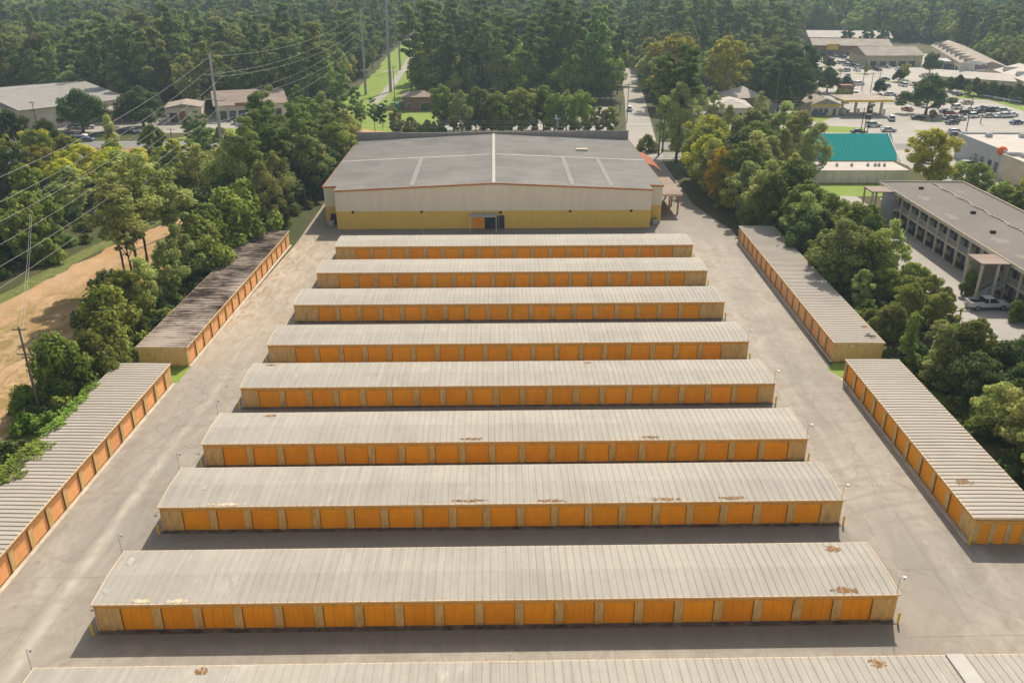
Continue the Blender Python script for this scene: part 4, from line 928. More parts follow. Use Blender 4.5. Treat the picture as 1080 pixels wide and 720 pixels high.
def upole(x, y, h, label, arms=((.4, 2.2),), cans=0, lean=0, group='wooden utility poles'):
    t = thing('utility_pole', label, 'pole', (x, y, 0), random.uniform(-.4, .4), group)
    MB().tube((0, 0, 0), (lean, 0, h), .16, .10, 8).build('shaft', M['wood'], t)
    for dz, L in arms:
        MB().box(-L/2 + lean, -.06, h - dz - .06, L/2 + lean, .06, h - dz + .06).build('crossarm', M['wood'], t)
        for q in (-.45, .45, 0): MB().tube((q*L + lean, 0, h - dz + .05), (q*L + lean, 0, h - dz + .3), .05, n=6).build('insulator', M['white'], t)
    for k in range(cans):
        MB().tube((.35*(k*2-1)+lean, -.15, h*.62), (.35*(k*2-1)+lean, -.15, h*.62 + .9), .22, n=10).build('transformer', M['greywall'], t)
upole(-84.2, 145.7, 9.8, 'wooden utility pole with grey transformers in the left thicket', ((.5, .8), (1.4, .8), (2.2, .8), (3, .8), (4, .8)), 2)
upole(-52.3, 83.8, 11.0, 'leaning wooden utility pole with crossarms beside the sandy field', ((.3, 1.5), (3.2, 1.8), (3.6, .9)))
def pole_px(px, py, top, label, **kw):
    x, y = G(px, py); 
    lo, hi = 0, 60
    for _ in range(40):
        m = (lo + hi) / 2; d = y * math.cos(PIT) - (m - CH) * math.sin(PIT); v = (m - CH) * math.cos(PIT) + y * math.sin(PIT)
        if 360 - F * v / d > top: lo = m
        else: hi = m
    upole(x, y, lo, label, **kw)
for a in ((184, 163, 136, 'utility pole by the left highway, left of the steel pole'), (264, 158, 130, 'short utility pole by the left highway, right of the steel pole'), (40, 137, 108, 'dark pole with crossarm before the long metal building'), (76, 153, 137, 'short pole beside the two cars on the left highway'),
          (816, 128, 72, 'thin pale pole at the corner of the restaurant lot'), (837, 128, 102, 'thin pole in front of the dark trees by the gas station'), (883, 100, 76, 'pole behind the gas station shop'), (909, 95, 62, 'tall thin pole beyond the gas canopy'), (918, 97, 76, 'left of two thin poles above the gas canopy'), (927, 88, 76, 'right of two thin poles above the gas canopy'),
          (987, 112, 82, 'pale pole rising in front of the largest dark oak'), (1019, 138, 95, 'pole by the queue of cars at right'), (1034, 130, 112, 'signal pole standing over the waiting cars'), (862, 68, 55, 'left thin pole at the far shop lot'), (868, 66, 54, 'right thin pole at the far shop lot'), (654, 118, 105, 'pole on the left side of the far street'), (661, 130, 88, 'pole on the right side of the far street'), (1019, 190, 163, 'pole standing beside the grey flat-roofed building'), (417, 118, 70, 'thin brown pole beside the brick hut'), (1010, 345, 323, 'short pole beside the motel parking')):
    pole_px(*a[:3], a[3])
for i, z in enumerate((10.5, 10.0, 9.0)):
    wire((-420, 218.5, z), (60, 222 , z), 'thin roadside wire along the left highway', .025, 1.0, 'roadside wires')
for z, y in ((10, 262), (9.2, 262), (8, 261)):
    wire((46, y, z), (150, y + 2, z), 'thin roadside wire in front of the gas station', .03, .8, 'wires in front of the gas station')
for z in (9.6, 8.6):
    wire((-84.2, 145.7, z), (-52.3, 83.8, z + 1), 'wire joining the two wooden poles at left', .015, 1.0, 'wires joining the wooden poles')
    wire((-84.2, 145.7, z), (-96, 240, z), 'wire from the thicket pole towards the left highway', .015, 1.0, 'wires from the thicket pole')

# ------------------------------------------------------------------ other buildings
def obox(t, name, m, *b, bevel=0): return MB().box(*b).build(name, m, t, bevel=bevel)
def gable(name, label, cat, loc, rz, wx, dy, h, rg_, mw, mr, axis='x', ov=.4, win=(), hip=False, trim=None):
    """origin at the front left corner; ridge along local x (axis='x') or y"""
    t = thing(name, label, cat, (*loc, 0), rz)
    MB().box(0, 0, 0, wx, dy, h).build('wall', mw, t)
    if hip:
        a = min(wx, dy) / 2; p = [(-ov, -ov, h + .01), (wx + ov, -ov, h + .01), (wx + ov, dy + ov, h + .01), (-ov, dy + ov, h + .01)]
        if wx >= dy: q = [(a, dy/2, rg_), (wx - a + .01, dy/2, rg_)]; fs = [(0,1,5,4), (1,2,5), (2,3,4,5), (3,0,4), (0,3,2,1)]
        else: q = [(wx/2, a, rg_), (wx/2, dy - a + .01, rg_)]; fs = [(0,1,4), (1,2,5,4), (2,3,5), (3,0,4,5), (0,3,2,1)]
        MB().add(p + q, fs).build('roof', mr, t)
    elif axis == 'x':
        MB().extr([(-ov, h + .01), (-ov, h + .15), (dy/2, rg_), (dy + ov, h + .15), (dy + ov, h + .01)], 'x', -ov, wx + ov).build('roof', mr, t)
    else:
        MB().extr([(-ov, h + .01), (-ov, h + .15), (wx/2, rg_), (wx + ov, h + .15), (wx + ov, h + .01)], 'y', -ov, dy + ov).build('roof', mr, t)
    if trim: MB().box(-ov - .04, -ov - .06, h - .35, wx + ov + .04, -ov - .005, h + .2).build('fascia', trim, t)
    for x, z0, w_, hh in win:
        f = MB().box(x, -.05, z0, x + w_, -.003, z0 + hh).build('window' if z0 > .3 else 'door', M['glass'], t)
        MB().box(x - .1, -.08, z0 - .1, x, -.003, z0 + hh + .1).box(x + w_, -.08, z0 - .1, x + w_ + .1, -.003, z0 + hh + .1).box(x, -.08, z0 + hh, x + w_, -.003, z0 + hh + .1).build('frame', M['white'], f)
    return t
# teal-roofed building
T = thing('teal_roofed_building', 'white flat-fronted building with a big teal metal roof', 'building', (66.3, 197.7, 0), R(.8))
MB().box(0, 0, 0, 24.4, 9.4, 2.75).build('front_wall', simple('white_block_wall', (.80, .73, .62), (.70, .63, .52), .7), T)
obox(T, 'flat_roof', M['whiteroof'], -.1, -.1, 2.76, 24.5, 9.4, 2.95)
MB().add([(1, 9.5, 3.2), (25.6, 9.5, 3.2), (26.9, 18.7, 8.0), (1, 18.7, 8.0), (1, 28, 3.2), (26.5, 28, 3.2)], [(0,1,2,3),(3,2,5,4)]).build('metal_roof', M['teal'], T)
tr_ = MB()
for k in range(30):
    u = k / 29; xa, xb = 1 + 24.5 * u, 1 + 25.8 * u
    tr_.add([(xa - .03, 9.5, 3.2), (xa + .03, 9.5, 3.2), (xb + .03, 18.7, 8.0), (xb - .03, 18.7, 8.0), (xa, 9.5, 3.25), (xb, 18.7, 8.05)], [(0, 4, 5, 3), (4, 1, 2, 5)])
tr_.build('roof_seam', M['teal'], T)
MB().box(1.2, 9.6, 0, 25.4, 27.8, 3.15).build('rear_wall', M['cream'], T)
MB().extr([(9.45, 3.0), (9.45, 3.32), (18.7, 8.15), (28.1, 3.32), (28.1, 3.0), (18.7, 7.8)], 'x', 26.0, 26.25).build('gable_edge', M['white'], T)
for x in (16.3, 18.0, 18.9, 20.2, 9, 12.5): MB().box(x, 4.2, 2.95, x + .5, 4.8, 3.5).tube((x + .25, 4.5, 3.5), (x + .25, 4.5, 3.8), .15, n=8).build('roof_vent', M['greywall'], T)
for x in range(1, 24, 2): MB().box(x, -.05, 0, x + .12, -.002, 2.7).build('pilaster', M['cream'], T)
# motel
MO = thing('motel', 'two-storey motel with gravel roof, pillared galleries and pale railings', 'motel', (74.0, 98.0, 0), 0)
LM = 73.5; WM = 15.6
obox(MO, 'wall', M['plaster'], 1.9, 0, 0, WM, LM, 5.9)
obox(MO, 'roof', M['flatroof'], -.5, -.3, 6.0, WM + .4, LM + .3, 6.3)
MB().box(-.6, -.4, 5.8, -.503, LM + .4, 6.42).box(WM + .403, -.4, 5.8, WM + .55, LM + .4, 6.6).box(-.503, LM + .303, 5.8, WM + .403, LM + .42, 6.6).build('roof_edge', M['cream'], MO)
obox(MO, 'gallery_floor', M['cream'], -.1, 0, 2.85, 1.897, LM, 3.05); obox(MO, 'soffit', M['plaster'], -.1, 0, 5.75, 1.897, LM, 5.995)
mbr = MB()
pipe = MB(); yy = 2
for k in range(60):
    pass
pm = MB().box(-.05, -.16, 0, .25, .16, 2.85).box(-.05, -.16, 3.05, .25, .16, 5.75).mesh('pillar', M['cream'])
rm_ = MB()
for q in range(14): rm_.box(.02, .25 + q*.245, 3.1, .05, .29 + q*.245, 4.0)
rm_.box(.0, .2, 4.0, .07, 3.7, 4.07).box(.0, .2, 3.08, .07, 3.7, 3.13); rm_ = rm_.mesh('railing', M['rail'])
dmh = MB().box(1.84, .4, .02, 1.897, 1.4, 2.15).box(1.84, .4, 3.08, 1.897, 1.4, 5.2).mesh('room_door', M['bluedoor'])
wmh = MB().box(1.85, 1.8, .9, 1.897, 3.3, 2.2).box(1.85, 1.8, 3.9, 1.897, 3.3, 5.2).mesh('room_window', M['glass'])
for k in range(19):
    y0 = 1 + k * 3.9 - (.5 if k == 18 else 0)
    for nm, mm in (('pillar', pm),) + ((('railing', rm_), ('room_door', dmh), ('room_window', wmh)) if k < 18 else ()):
        o = bpy.data.objects.new(nm, mm); C.objects.link(o); o.parent = MO; o.location = (0, y0, 0)
rl = MB(); y = 3.0
while y < LM - 2: rl.tube((9.5 + .3*math.sin(y), y, 6.4), (9.5 + .3*math.sin(y + 1), y + 1.1, 6.4), .11, n=5).box(9.35, y + .4, 6.3, 9.65, y + .6, 6.5); y += 1.2
rl.build('roof_pipe', M['whiteroof'], MO)
for x, y in ((5, 68), (6.5, 50), (4, 38)): MB().box(x, y, 6.3, x + .8, y + .5, 6.7).build('roof_vent', M['dark'], MO)
for (x, y, rx, ry) in ((3, 61, 1.3, 2), (2.4, 48, 1, 2.5), (3.5, 34, 1.4, 2.2), (2.5, 26, .9, 1.2), (12, 66, 1, .8), (13, 40, 1.5, 2.5), (4, 20, 1, 1.6)):
    n = 14; P = [(x + rx*random.uniform(.5, 1.1)*math.cos(k*2*math.pi/n), y + ry*random.uniform(.5, 1.1)*math.sin(k*2*math.pi/n), 6.304) for k in range(n)]
    MB().add(P, [tuple(range(n))]).build('roof_patch', simple('bare_roof_patch', (.23, .205, .18), (.18, .16, .14), .8), MO)
def stair_tower(y0, label_roof, far=False):
    obox(MO, 'stair_canopy', M['pinkroof'], -4.9, y0, 6.05, -.62, y0 + 4.6, 6.25); 
    for x in (-4.8, -2.4): 
        for y in (y0 + .1, y0 + 4.2): obox(MO, 'stair_pillar', M['cream'], x, y, 0, x + .32, y + .3, 6.04)
    if not far:
        n = 14; st = MB()
        for k in range(n): st.box(-4.7 + k*.31, y0 + .6, k*.2 + .05, -4.39 + k*.31, y0 + 1.9, k*.2 + .2)
        st.build('stairs', M['greywall'], MO)
        for yy_ in (y0 + .55, y0 + 1.95): 
            MB().tube((-4.7, yy_, 1.0), (-.5, yy_, 3.9), .04, n=5).tube((-4.7, yy_, .1), (-4.7, yy_, 1.0), .03, n=5).tube((-3, yy_, 1.5), (-3, yy_, 2.4), .03, n=5).add([(-4.7, yy_, .05), (-.5, yy_, 2.75), (-.5, yy_, 3.0), (-4.7, yy_, .3)], [(0,1,2,3)]).build('stair_rail', M['rail'], MO)
        obox(MO, 'stair_wall', M['plaster'], -4.4, y0 + 3.9, 0, -.1, y0 + 4.1, 5.9)
    else: obox(MO, 'stair_wall', M['greywall'], -2.6, y0 + .3, 0, -.1, y0 + .6, 5.9)
stair_tower(22.6, ''); stair_tower(66.0, '', True)
# cars
def car(kind='sedan', paint='c_white'):
    t = thing('parked_car', '', 'car')
    L, Wd = (4.5, 1.8) if kind == 'sedan' else (4.8, 1.9)
    if kind == 'sedan': low = [(-2.25, .35), (-2.25, .75), (-2.1, .88), (-1.3, .95), (1.0, .95), (2.05, .82), (2.25, .65), (2.25, .35)]; cab = [(-1.75, .94), (-1.15, 1.38), (.25, 1.42), (1.05, .94)]
    else: low = [(-2.35, .4), (-2.35, .98), (-2.2, 1.05), (1.2, 1.05), (2.2, .95), (2.4, .75), (2.4, .4)]; cab = [(-2.25, 1.04), (-1.9, 1.68), (.3, 1.72), (1.15, 1.04)]
    b = MB().extr(low, 'x', 0, 0) if False else MB()
    n = len(low); h = Wd / 2
    vs_ = [(p[0], -h, p[1]) for p in low] + [(p[0], h, p[1]) for p in low]
    b.add(vs_, [(k, (k+1) % n, n + (k+1) % n, n + k) for k in range(n)] + [tuple(range(n))[::-1], tuple(range(n, 2*n))])
    q = h - .16; z1 = cab[1][1]
    roof = [(cab[1][0] + .05, -q + .1, z1 - .05), (cab[2][0] - .05, -q + .1, cab[2][1] - .05), (cab[2][0] - .05, q - .1, cab[2][1] - .05), (cab[1][0] + .05, q - .1, z1 - .05)]
    b.add(roof + [(p[0], p[1], p[2] + .06) for p in roof], [(3,2,1,0),(4,5,6,7),(0,1,5,4),(1,2,6,5),(2,3,7,6),(3,0,4,7)])
    b.build('body', M[paint], t, bevel=.07)
    g = MB().add([(p[0], -q - .02 + (.12 if k in (1, 2) else 0), p[1] - (.02 if k in (1, 2) else 0)) for k, p in enumerate(cab)] + [(p[0], q + .02 - (.12 if k in (1, 2) else 0), p[1] - (.02 if k in (1, 2) else 0)) for k, p in enumerate(cab)], [(0,1,5,4),(1,2,6,5),(2,3,7,6),(0,3,2,1),(4,5,6,7)])
    g.build('window', M['glass'], t)
    for x in (-1.4, 1.4):
        for s in (-1, 1):
            w_ = MB().tube((x, s*(h - .18), .33), (x, s*(h + .02), .33), .33, n=14).build('wheel', M['rubber'], t)
            MB().tube((x, s*(h + .02), .33), (x, s*(h + .03), .33), .18, n=10).build('rim', M['steel'], w_)
    MB().box(L/2 - .06, -h + .15, .6, L/2 + .01, -h + .5, .72).build('headlight', M['white'], t); MB().box(L/2 - .06, h - .5, .6, L/2 + .01, h - .15, .72).build('headlight', M['white'], t)
    return t
CP = {}; CN = dict(c_white='white', c_silver='silver', c_black='black', c_red='dark red', c_blue='dark blue', c_tan='tan')
def put_car(x, y, a, where, paint=None, kind=None, group=None, label=None):
    paint = paint or random.choice(['c_white', 'c_white', 'c_silver', 'c_silver', 'c_black', 'c_black', 'c_red', 'c_blue', 'c_tan']); kind = kind or random.choice(['sedan', 'suv'])
    if (paint, kind) not in CP: CP[paint, kind] = t = car(kind, paint)
    else: t = copy_tree(CP[paint, kind])
    t.location = (x, y, .045); t.rotation_euler = (0, 0, a)
    kd = 'hatchback' if kind == 'sedan' and False else ('sedan' if kind == 'sedan' else 'tall car')
    t['label'] = label or f'{CN[paint]} {kd} {where}'
    t['group'] = group or f'{CN[paint]} {kd}s {where}'
for k in range(12):
    for r_, yy in enumerate((269, 277, 285, 293, 301)):
        if random.random() < .83: put_car(-23 + k * 4.0 + random.uniform(-.3, .3), yy + random.uniform(-.4, .4), R(90 + random.uniform(-8, 8)), 'in the sales lot behind the warehouse trees', random.choice(['c_white', 'c_white', 'c_silver', 'c_silver', 'c_black', 'c_red', 'c_blue']))
put_car(*G(664, 117), R(80), 'driving up the far street behind the warehouse', 'c_white', 'suv'); put_car(*G(403, 116), R(60), 'beside the brick hut', 'c_white', 'sedan')
put_car(*G(810, 129), R(-10), 'parked left of the gas station lawn', 'c_silver'); put_car(*G(819, 128), R(-5), 'parked left of the gas station lawn', 'c_black'); put_car(*G(829, 128), R(0), 'parked left of the gas station lawn', 'c_white')
put_car(*G(863, 122), R(0), 'in front of the gas station shop', 'c_blue', 'suv'); put_car(*G(889, 118), R(0), 'beside the fuel pumps', 'c_white', 'sedan'); put_car(*G(849, 135), R(0), 'on the highway left of the teal roof', 'c_white'); put_car(*G(862, 139), R(0), 'on the highway above the teal roof', 'c_red', 'sedan')
put_car(*G(921, 134), R(0), 'on the road right of the sign poles', 'c_silver', 'suv'); put_car(*G(937, 139), R(0), 'on the road before the yellow-green tree', 'c_silver', 'sedan'); put_car(*G(905, 141), R(0), 'directly beneath the dark sign poles', 'c_black', 'sedan')
put_car(*G(906, 90), R(20), 'on the avenue beyond the gas canopy', 'c_white'); put_car(*G(933, 85), R(10), 'on the avenue beyond the gas canopy', 'c_black', 'sedan'); put_car(*G(939, 101), R(10), 'on the avenue left of the big oak', 'c_silver', 'sedan'); put_car(*G(968, 126), R(0), 'in the shade of the largest oak', 'c_black', 'sedan')
for px, py, c in ((1002, 122, 'c_red'), (1009, 115, 'c_white'), (1018, 121, 'c_black'), (1027, 124, 'c_white'), (1007, 127, 'c_black'), (1012, 127, 'c_silver'), (1020, 110, 'c_tan'), (1033, 119, 'c_black'), (1045, 118, 'c_black'), (1043, 124, 'c_tan'), (1053, 124, 'c_white'), (1061, 124, 'c_white'), (1067, 123, 'c_silver'), (1050, 117, 'c_silver'), (1058, 119, 'c_silver'), (997, 119, 'c_black'), (1004, 131, 'c_black'), (1000, 126, 'c_silver')):
    put_car(*G(px, py), R(random.choice([15, 25, 10])), 'waiting at the junction right of the big oak', c)
put_car(*G(1072, 131), R(15), 'driving alone below the junction queue', 'c_blue', 'sedan'); put_car(*G(1008, 142), R(0), 'at the near lane before the grey flat-roofed building', 'c_silver', 'suv'); put_car(*G(1009, 145), R(0), 'half hidden behind the yellow-green tree', 'c_black', 'suv')
put_car(*G(1022, 177), R(-30), 'parked below the small orange canopy', 'c_silver', 'suv'); put_car(*G(978, 172), R(-20), 'under the yellow-green tree beside the teal building', 'c_black', 'suv')
for px, py in ((878, 60), (884, 61), (889, 62), (895, 65), (900, 66), (893, 70), (900, 71), (906, 72), (912, 73), (922, 74), (915, 62), (908, 61), (870, 56), (853, 50), (858, 50), (864, 49), (925, 56), (940, 66), (960, 68), (1000, 87), (990, 84), (974, 82), (935, 72), (948, 74)):
    put_car(*G(px, py), R(random.choice([20, 110])), 'parked before the far shops at upper right')
for k in range(10): put_car(*G(1036 + k*5, 102 + k*.9), R(100), 'under the hedge trees below the billboard', random.choice(['c_white', 'c_silver', 'c_white']), 'suv')
put_car(*G(84, 145), R(0), 'on the far left highway', 'c_white', 'sedan'); put_car(*G(91, 149), R(0), 'on the far left highway beside the white one', 'c_blue', 'sedan'); put_car(*G(143, 140), R(0), 'before the dark oak at left', 'c_white', 'sedan'); put_car(*G(134, 140), R(0), 'before the dark oak at left', 'c_black', 'sedan')
for px, c in ((252, 'c_white'), (258, 'c_white'), (263, 'c_black'), (256, 'c_silver')): put_car(*G(px, 132 + random.uniform(-1.5, .5)), R(20), 'in front of the pink-roofed building', c)
for px in (78, 85, 92): put_car(*G(px, 136), R(30), 'in the shade before the long metal building', 'c_silver', 'sedan')
put_car(*G(925, 229), R(0), 'under the far motel canopy', 'c_black', 'sedan', label='black sedan parked under the far motel canopy'); put_car(*G(923, 226), R(0), 'beside the black one at the far motel canopy', 'c_silver', 'sedan')
# pickup at the motel
M['c_pale'] = simple('pale_silver_car_paint', (.58, .58, .57), (.52, .52, .51), .5, .25, .5)
PK = thing('pickup_truck', 'pale silver pickup truck parked beside the motel stairs', 'pickup', (70.1, 118.6, .03), R(2))
b = MB(); low = [(-2.9, .5), (-2.9, 1.12), (-1.0, 1.12), (1.25, 1.12), (2.7, 1.02), (2.9, .8), (2.9, .45)]; n = len(low)
b.add([(p[0], -.98, p[1]) for p in low] + [(p[0], .98, p[1]) for p in low], [(k, (k+1) % n, n + (k+1) % n, n + k) for k in range(n)] + [tuple(range(n))[::-1], tuple(range(n, 2*n))]); b.build('body', M['c_pale'], PK, bevel=.08)
MB().box(-2.8, -.85, 1.125, -1.05, .85, 1.13).build('truck_bed', M['dark'], PK); MB().box(-2.9, -.98, 1.13, -1.0, -.86, 1.3).box(-2.9, .86, 1.13, -1.0, .98, 1.3).box(-2.9, -.855, 1.13, -2.8, .855, 1.3).build('bed_side', M['c_pale'], PK)
MB().add([(-1.0, -.88, 1.12), (-.8, -.75, 1.78), (.6, -.75, 1.78), (1.35, -.88, 1.12), (-1.0, .88, 1.12), (-.8, .75, 1.78), (.6, .75, 1.78), (1.35, .88, 1.12)], [(0,1,5,4),(1,2,6,5),(2,3,7,6),(0,3,2,1),(4,5,6,7)]).build('window', M['glass'], PK)
MB().box(-.82, -.74, 1.76, .6, .74, 1.84).box(-.35, -.88, 1.12, -.2, -.74, 1.78).box(-.35, .74, 1.12, -.2, .88, 1.78).build('cab_roof', M['c_pale'], PK, bevel=.03)
for x in (-1.85, 1.85):
    for s in (-1, 1):
        w_ = MB().tube((x, s*.8, .4), (x, s*1.02, .4), .4, n=18).build('wheel', M['rubber'], PK); MB().tube((x, s*1.02, .4), (x, s*1.03, .4), .23, n=12).build('rim', M['steel'], w_)
for s in (-1, 1): MB().box(2.84, s*.7 - .18, .82, 2.92, s*.7 + .18, .98).build('headlight', M['white'], PK)
MB().box(2.86, -1, .45, 3.0, 1, .65).box(-3.02, -1, .5, -2.88, 1, .68).build('bumper', M['steel'], PK)
sm = MB()
for (x0, y0, a, n) in ((128, 300, 20, 14), (140, 330, 20, 14), (150, 365, 15, 12), (152, 300, 20, 10), (150, 420, 10, 12), (158, 455, 5, 10), (63, 176, 90, 0)):
    for k in range(n):
        cx_, cy_ = x0 + k * 2.7 * math.cos(R(a)), y0 + k * 2.7 * math.sin(R(a)); dx, dy = -math.sin(R(a)), math.cos(R(a))
        sm.add([(cx_, cy_, .05), (cx_ + .12, cy_, .05), (cx_ + .12 + dx * 5, cy_ + dy * 5, .05), (cx_ + dx * 5, cy_ + dy * 5, .05)], [(0, 1, 2, 3)])
for k in range(30):
    y = 104 + k * 2.75
    sm.add([(62.3, y, .05), (67.3, y, .05), (67.3, y + .12, .05), (62.3, y + .12, .05)], [(0, 1, 2, 3)])
sm.build('parking_stripes', M['paint'])['kind'] = 'structure'
AV = [(112, 262), (124, 300), (134, 345), (143, 400), (156, 470), (168, 540)]
for nm, w_, z_, mt in (('avenue', 7.5, .042, 'asphalt2'), ):
    P = [(x - w_, y) for x, y in AV] + [(x + w_, y) for x, y in AV[::-1]]; sheet(nm, P, z_, M['street'], .2)
for x, y, rx, ry in ((146, 322, 7, 1.6), (158, 340, 6, 1.6), (134, 285, 5, 1.3), (163, 385, 6, 2), (150, 440, 1.6, 8), (120, 330, 1.5, 8), (160, 415, 5, 2), (128, 372, 1.5, 9), (176, 340, 6, 1.5)):
    sheet('planted_island', [(x + rx * math.cos(k * .524), y + ry * math.sin(k * .524)) for k in range(12)], .06, M['grass'], .1)
for x, y, h, k in ((146, 322, 4, 'oak'), (160, 340, 4.5, 'broad'), (134, 285, 3.5, 'broad'), (163, 385, 5, 'oak'), (150, 436, 5, 'oak'), (120, 326, 4.5, 'broad'), (120, 334, 4, 'olive'), (128, 368, 5, 'broad'), (128, 378, 5, 'oak'), (160, 415, 5, 'olive'), (176, 340, 5, 'oak'), (172, 341, 4.5, 'broad'), (151, 445, 5, 'broad')):
    tree(k, x, y, h, 'small ' + KN[k][1] + ' on a planted island among the shops, upper right', 'small ' + KN[k][1] + 's on planted islands, upper right')
for x0, y0, a, n in ((140, 332, 20, 12), (128, 302, 20, 4), (152, 302, 20, 7), (150, 367, 15, 10), (150, 422, 10, 9), (158, 457, 5, 8)):
    for k in range(n):
        if random.random() < .6: put_car(x0 + (k + .5) * 2.7 * math.cos(R(a)), y0 + (k + .5) * 2.7 * math.sin(R(a)) + 1, R(a + 90), 'parked in the striped rows of the shopping lot')
for x, y, a in ((127, 318, 75), (137, 338, 75), (133, 352, 255), (147, 402, 80), (139, 388, 260), (160, 462, 80), (150, 455, 260), (121, 285, 75)): put_car(x, y, R(a), 'driving on the avenue between the shops')
# gas station
gable('gas_station_shop', 'cream gas station shop with tan gable roof and yellow fascia', 'shop', (97.8, 294.6), R(3), 9.5, 15, 3.4, 5.6, M['cream'], M['tanroof'], 'y', .6, ((.8, .9, 1.4, 1.5), (2.6, .9, 1.4, 1.5), (4.4, .9, 1.4, 1.5), (7.4, .0, 1.0, 2.2)), trim=M['yellow'])
GC = thing('fuel_canopy', 'long flat fuel canopy with yellow fascia over pumps', 'canopy', (107.5, 292.8, 0), R(2))
obox(GC, 'canopy_roof', M['tanroof'], 0, 0, 4.9, 16.5, 13, 5.3); MB().box(-.1, -.12, 4.6, 16.6, -.003, 5.35).box(16.503, 0, 4.6, 16.62, 13, 5.35).build('fascia', M['yellow'], GC)
for x in (1.6, 6.2, 10.8, 15):
    obox(GC, 'canopy_column', M['cream'], x, 5, 0, x + .7, 5.7, 4.9); obox(GC, 'fuel_pump', M['white'], x + .95, 4.7, 0, x + 1.7, 5.3, 1.7, bevel=.04)
obox(thing('kiosk', 'small brick-red kiosk behind the fuel canopy', 'kiosk', (*G(886, 100), 0)), 'wall', M['brick'], 0, 0, 0, 5, 4, 3.5)
ST = thing('pole_sign', 'dark pylon sign on twin poles above the teal roof', 'sign', (102.6, 261.3, 0), 0)
for x in (0, 1.0, 2.0): MB().tube((x, 0, 0), (x, 0, 7.5), .13, n=8).build('post', M['signdark'], ST)
obox(ST, 'sign_panel', M['signdark'], .8, -.2, 4.2, 2.4, .2, 8.2, bevel=.05); obox(ST, 'sign_band', M['white'], .8, -.23, 5.5, 2.4, -.203, 5.9); obox(ST, 'sign_top', M['white'], 1.4, -.23, 7.0, 2.6, -.203, 7.5)
# restaurant roofs
gable('restaurant', 'white hip-roofed restaurant, the nearer of two behind the right belt', 'restaurant', (63.5, 285.5), R(-4), 12, 17, 3.9, 6.0, M['cream'], M['whiteroof'], ov=.6, win=((1, .3, 2, 2), (4, .3, 2, 2), (7, .3, 2, 2)), hip=True)
gable('restaurant_annex', 'white pyramid-roofed building behind the nearer white restaurant', 'building', (72.8, 306.5), R(4), 13, 13, 4.0, 7.2, M['brick'], M['whiteroof'], ov=.6, win=((1, .3, 2, 2), (5, .3, 2, 2)), hip=True)
# grey flat-roofed building at right edge
GB = thing('flat_roofed_store', 'grey block store with pale flat roof and rooftop units at the right edge', 'store', (114.6, 160, 0), 0)
obox(GB, 'wall', M['greywall'], 0, 43, 0, 40, 67, 6); obox(GB, 'wall', M['cream'], -.6, 0, 0, 40, 42.99, 5.2)
obox(GB, 'roof', M['whiteroof'], .2, 43.2, 6.004, 39.8, 66.8, 6.1); obox(GB, 'roof', M['whiteroof'], -.4, .2, 5.204, 39.8, 42.8, 5.3)
MB().box(-.06, 43, 6.0, .2, 67, 6.5).box(.2, 66.8, 6.0, 40, 67.0, 6.5).build('parapet', M['greywall'], GB); MB().box(-.66, 0, 5.2, -.4, 42.8, 5.9).build('parapet', M['cream'], GB)
for k in range(14):
    x, y = random.uniform(1.5, 14), random.uniform(30, 64); z = 5.3 if y < 43 else 6.1
    if 42 < y < 46: continue
    MB().box(x, y, z, x + 1.4, y + 1.2, z + .9).tube((x + .7, y + .6, z + .9), (x + .7, y + .6, z + 1.0), .45, n=12).build('rooftop_unit', random.choice([M['steel'], M['greywall']]), GB, bevel=.03)
for y in (45, 48, 52, 55): obox(GB, 'window', M['glass'], -.06, y, .8, -.003, y + 1.6, 3.2)
OB = thing('ball_sign', 'round orange ball sign on a post beside the cream store wall', 'sign', (*G(1051, 186), 0)); MB().tube((0, 0, 0), (0, 0, 5.2), .12, n=8).build('post', M['steel'], OB); MB().ball((0, 0, 6), 1.15, 16).build('ball', M['orange'], OB)
OC = thing('small_canopy', 'small orange canopy beside the grey store', 'canopy', (*G(1022, 172), 0)); obox(OC, 'canopy_roof', M['orange'], 0, 0, 3, 3.5, 3, 3.2)
for x in (.1, 3.2): obox(OC, 'post', M['steel'], x, .1, 0, x + .15, .25, 3)
# strip malls
def strip(name, label, p0, p1, depth, h, rg_, mw, mr, nwin=8, bumps=0):
    a, b_ = Vector((*p0, 0)), Vector((*p1, 0)); L = (b_ - a).length; rz = math.atan2(b_.y - a.y, b_.x - a.x)
    t = gable(name, label, 'shop', p0, rz, L, depth, h, rg_, mw, mr, 'x', .8, [(2 + k * (L - 4) / nwin, .1, (L - 4) / nwin * .7, 2.4) for k in range(nwin)])
    for k in range(bumps):
        x = (k + .5) * L / bumps; MB().extr([(x - 1.6, h + .9), (x, h + 2.3), (x + 1.6, h + .9)], 'y', .5, depth * .6).build('dormer', mr, t)
    return t
strip('strip_mall', 'long tan-roofed strip mall with small gables along the wood edge, right', (228.5, 505), (196, 392), -16 if False else 16, 5, 8, M['cream'], M['tanroof'], 14, 9).rotation_euler[2] += 0
strip('strip_mall', 'pale-roofed shop building at the right edge behind the billboard', (203, 384), (186, 300), 18, 5, 8, M['cream'], M['whiteroof'], 9, 5)
strip('strip_mall', 'low shop with wide pale roof directly below the billboard', (171, 372), (200, 349), 16, 4, 6, M['cream'], M['whiteroof'], 8)
strip('shop_building', 'cream shop with grey-brown metal roof and dark opening, upper right', (171, 446), (199, 447), 22, 5, 8.5, simple('pale_yellow_wall', (.52, .46, .30), (.44, .39, .25), .5), M['tanroof'], 5)
strip('shop_building', 'brown-roofed shop with a yellow sign, farther back at upper right', (163, 505), (204, 500), 22, 5, 8, M['brick'], M['tanroof'], 7)
